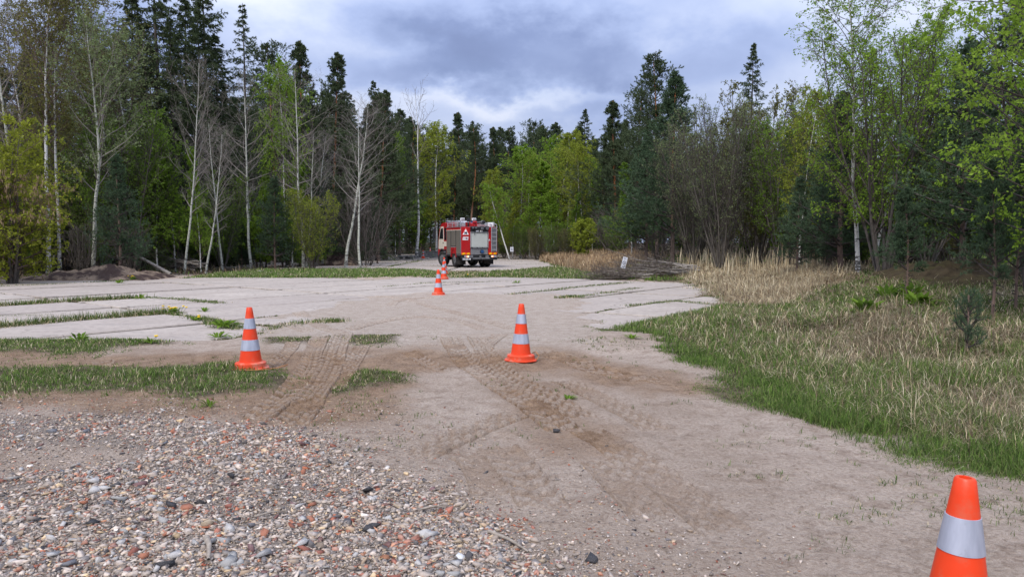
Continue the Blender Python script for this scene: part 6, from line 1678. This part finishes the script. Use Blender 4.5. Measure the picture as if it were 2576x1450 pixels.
# sparse shoots on the open dirt
x, y = wedge(rng, 9000, 3.5, 10, 1.0, 0.75); w = fbm(x * 1.1, y * 1.1, 95)
ok = (w > 0.60) & (rng.random(len(x)) < 0.25) & (sdist(P_RUBBLE, x, y) < -0.1); x, y = tufts(x[ok], y[ok], 5, 0.03)
blades(Gl, rng, x, y, 0.02 + 0.05 * rng.random(len(x)), wpx(y, 0.003), 0.8 * np.ones(len(x)), pickc(rng, GREEN, len(x)))
tag(obj("patch_grass", Gl.mesh("patch_grass", (M_BLADE,))), "short green grass in strips and joints of the clearing", "grass", kind='stuff')

# --- forest floor litter and low growth along the tree lines (nobody could count it)
Lf = Acc()
x, y = wedge(rng, 60000, 26, 90)
lt = np.maximum(sstep(33, 36, y) * sstep(-9.5, -13.5, x + (y - 45) * 0.06), np.maximum(sstep(62, 78, y), sstep(-17, -22, x + (y - 30) * 0.25) * sstep(27, 33, y)))
ok = (rng.random(len(x)) < lt * 0.55) & (sdist(P_SLAB2, x, y) < -0.3); x, y = x[ok], y[ok]
pal = pickc(rng, BROWN * 0.8, len(x)); gr = rng.random(len(x)) < 0.30; pal[gr] = pickc(rng, GREEN * 0.8, gr.sum())
blades(Lf, rng, x, y, 0.15 + 0.45 * rng.random(len(x)) ** 2, wpx(y) * 1.5, 0.9 * np.ones(len(x)), pal)
tag(obj("forest_litter", Lf.mesh("forest_litter", (M_BLADE,))), "dead stalks and low growth along the forest edge", "undergrowth", kind='stuff')

# ================================================================== SINGLE WEEDS AND DANDELIONS
M_DAND = simple("dandelion_yellow", (0.80, 0.52, 0.01), 0.6, 0, 0.15, 20.0)
def weed(px, py, r, hh, label, name="leafy_weed", flowers=0, cat="plant", nl=22, col=L_GREEN):
    x, y = gnd(px, py); z = zs1(x, y)
    if sdist(P_SLAB1, np.array([x]), np.array([y]))[0] > 0: z = max(z, 0.0)
    root = empty(name, (x, y, z)); tag(root, label, cat)
    rg = np.random.default_rng(int(px * 7 + py))
    A = Acc()
    a = rg.random(nl) * 6.283; el_ = rg.uniform(0.25, 1.2, nl)
    D_ = np.stack([np.cos(a) * np.cos(el_), np.sin(a) * np.cos(el_), np.sin(el_)], 1)
    l = np.sqrt((r * np.cos(el_)) ** 2 + (hh * np.sin(el_)) ** 2) * rg.uniform(0.7, 1.15, nl)
    sd_ = np.stack([-np.sin(a), np.cos(a), np.zeros(nl)], 1)
    P0 = np.stack([np.cos(a) * r * 0.12, np.sin(a) * r * 0.12, np.zeros(nl)], 1)
    w = l * rg.uniform(0.16, 0.26, nl)
    mid = P0 + D_ * (l * 0.55)[:, None]; tip = P0 + D_ * l[:, None] - np.array([0, 0, 1.0]) * (l * 0.25)[:, None]
    tip[:, 2] = np.maximum(tip[:, 2], 0.006)
    V = np.stack([P0 - sd_ * 0.004, P0 + sd_ * 0.004, mid + sd_ * w[:, None] * 0.5, tip, mid - sd_ * w[:, None] * 0.5], 1)
    b = np.arange(nl) * 5
    A.add(V, np.stack([b, b + 1, b + 2, b + 4], 1), np.stack([b + 4, b + 2, b + 3], 1), None, np.repeat(rg.random(nl), 5))
    obj("leaves", A.mesh("leaves", (col,)), root)
    for k in range(flowers):
        fx, fy, fh = rg.normal(0, r * 0.38), rg.normal(0, r * 0.3), hh * rg.uniform(0.5, 0.8)
        f = part("flower", root, M_DAND, lambda b_: bm_lathe(b_, [(0.002, 0.0), (0.016, 0.004), (0.032, 0.018), (0.024, 0.028), (0.001, 0.031)], 10, (fx, fy, fh)))
        st_ = part("stalk", f, M_BLADE if False else M_STEM, lambda b_: bm_bar(b_, (fx * 0.7, fy * 0.7, 0), (fx, fy, fh), 0.003, 5))
M_STEM = simple("green_stem", (0.10, 0.17, 0.04), 0.6, 0, 0.2)
weed(435, 786, 0.30, 0.16, "dandelion clump with many yellow flowers at the end of the left joint", "dandelion", 12, nl=30)
weed(490, 806, 0.22, 0.10, "dandelion with two yellow flowers in the diagonal joint", "dandelion", 2)
weed(333, 704, 0.30, 0.22, "small dandelion clump by the left earth heap", "dandelion", 5)
weed(300, 712, 0.35, 0.20, "leafy weed left of the dandelion by the earth heap")
weed(1180, 695.5, 0.22, 0.12, "lone yellow dandelion behind the line of cones", "dandelion", 2)
weed(352, 751, 0.26, 0.26, "upright dock plant at the right end of the upper left joint", nl=16)
weed(560, 822, 0.40, 0.12, "broad leafy weed mat left of the left cone's top", nl=40)
weed(515, 784, 0.26, 0.10, "dark leafy weed right of the dandelion clump")
weed(548, 848, 0.30, 0.07, "flat weed on the sand left of the left cone's middle")
weed(380, 874, 0.16, 0.13, "bright green weed at the right end of the upper grass strip", flowers=1)
weed(527, 1018, 0.13, 0.09, "bright leafy weed on sand below the lower grass strip")
weed(200, 866, 0.25, 0.2, "tall leafy weed standing in the upper left grass strip")
weed(1300, 712, 0.3, 0.1, "flat weed at a joint right of the line of cones")
weed(1630, 703, 0.35, 0.16, "green weed at the concrete edge below the cut branches")
weed(1590, 858, 0.2, 0.05, "flat weed where the concrete meets the right verge")
weed(1430, 1002, 0.12, 0.03, "tiny weed on the open sand right of centre")
for k, (px, py) in enumerate(((2230, 735), (2290, 745), (2180, 775), (2310, 770))):
    weed(px, py + 60, 0.45, 0.45, ["upper left", "upper right", "lower left", "lower right"][k] + " plant of the lush green nettle patch in the straw", "nettle_plant", nl=60, col=L_GREEN)
# dark lump and pale stones lying about
for (px, py, s_, mt, lab) in ((1400, 1081, 0.035, "tar_black", "small black tar lump on the sand below the right cone"), (815, 1352, 0.0, "tar_black", ""), (925, 1243, 0.045, "tar_black", "dark stone on grit right of the rubble"),
                       (655, 664, 0.16, "concrete_pale", "pale stone at the far grass strip in front of the wood pile"), (190, 690, 0.14, "stone_tan", "pale block at the foot of the left earth heap")):
    if s_ == 0: continue
    x, y = gnd(px, py) if py != 664 else at(655, 666, 36)[:2]
    o = obj("loose_stone", stone_ms[int(px) % len(stone_ms)].copy(), None, (x, y, zs1(x, y) + s_ * 0.4), (0.2, 0.1, px)); o.scale = (s_, s_, s_)
    o.data.materials.clear(); o.data.materials.append(piece_mats[mt]); tag(o, lab, "stone")
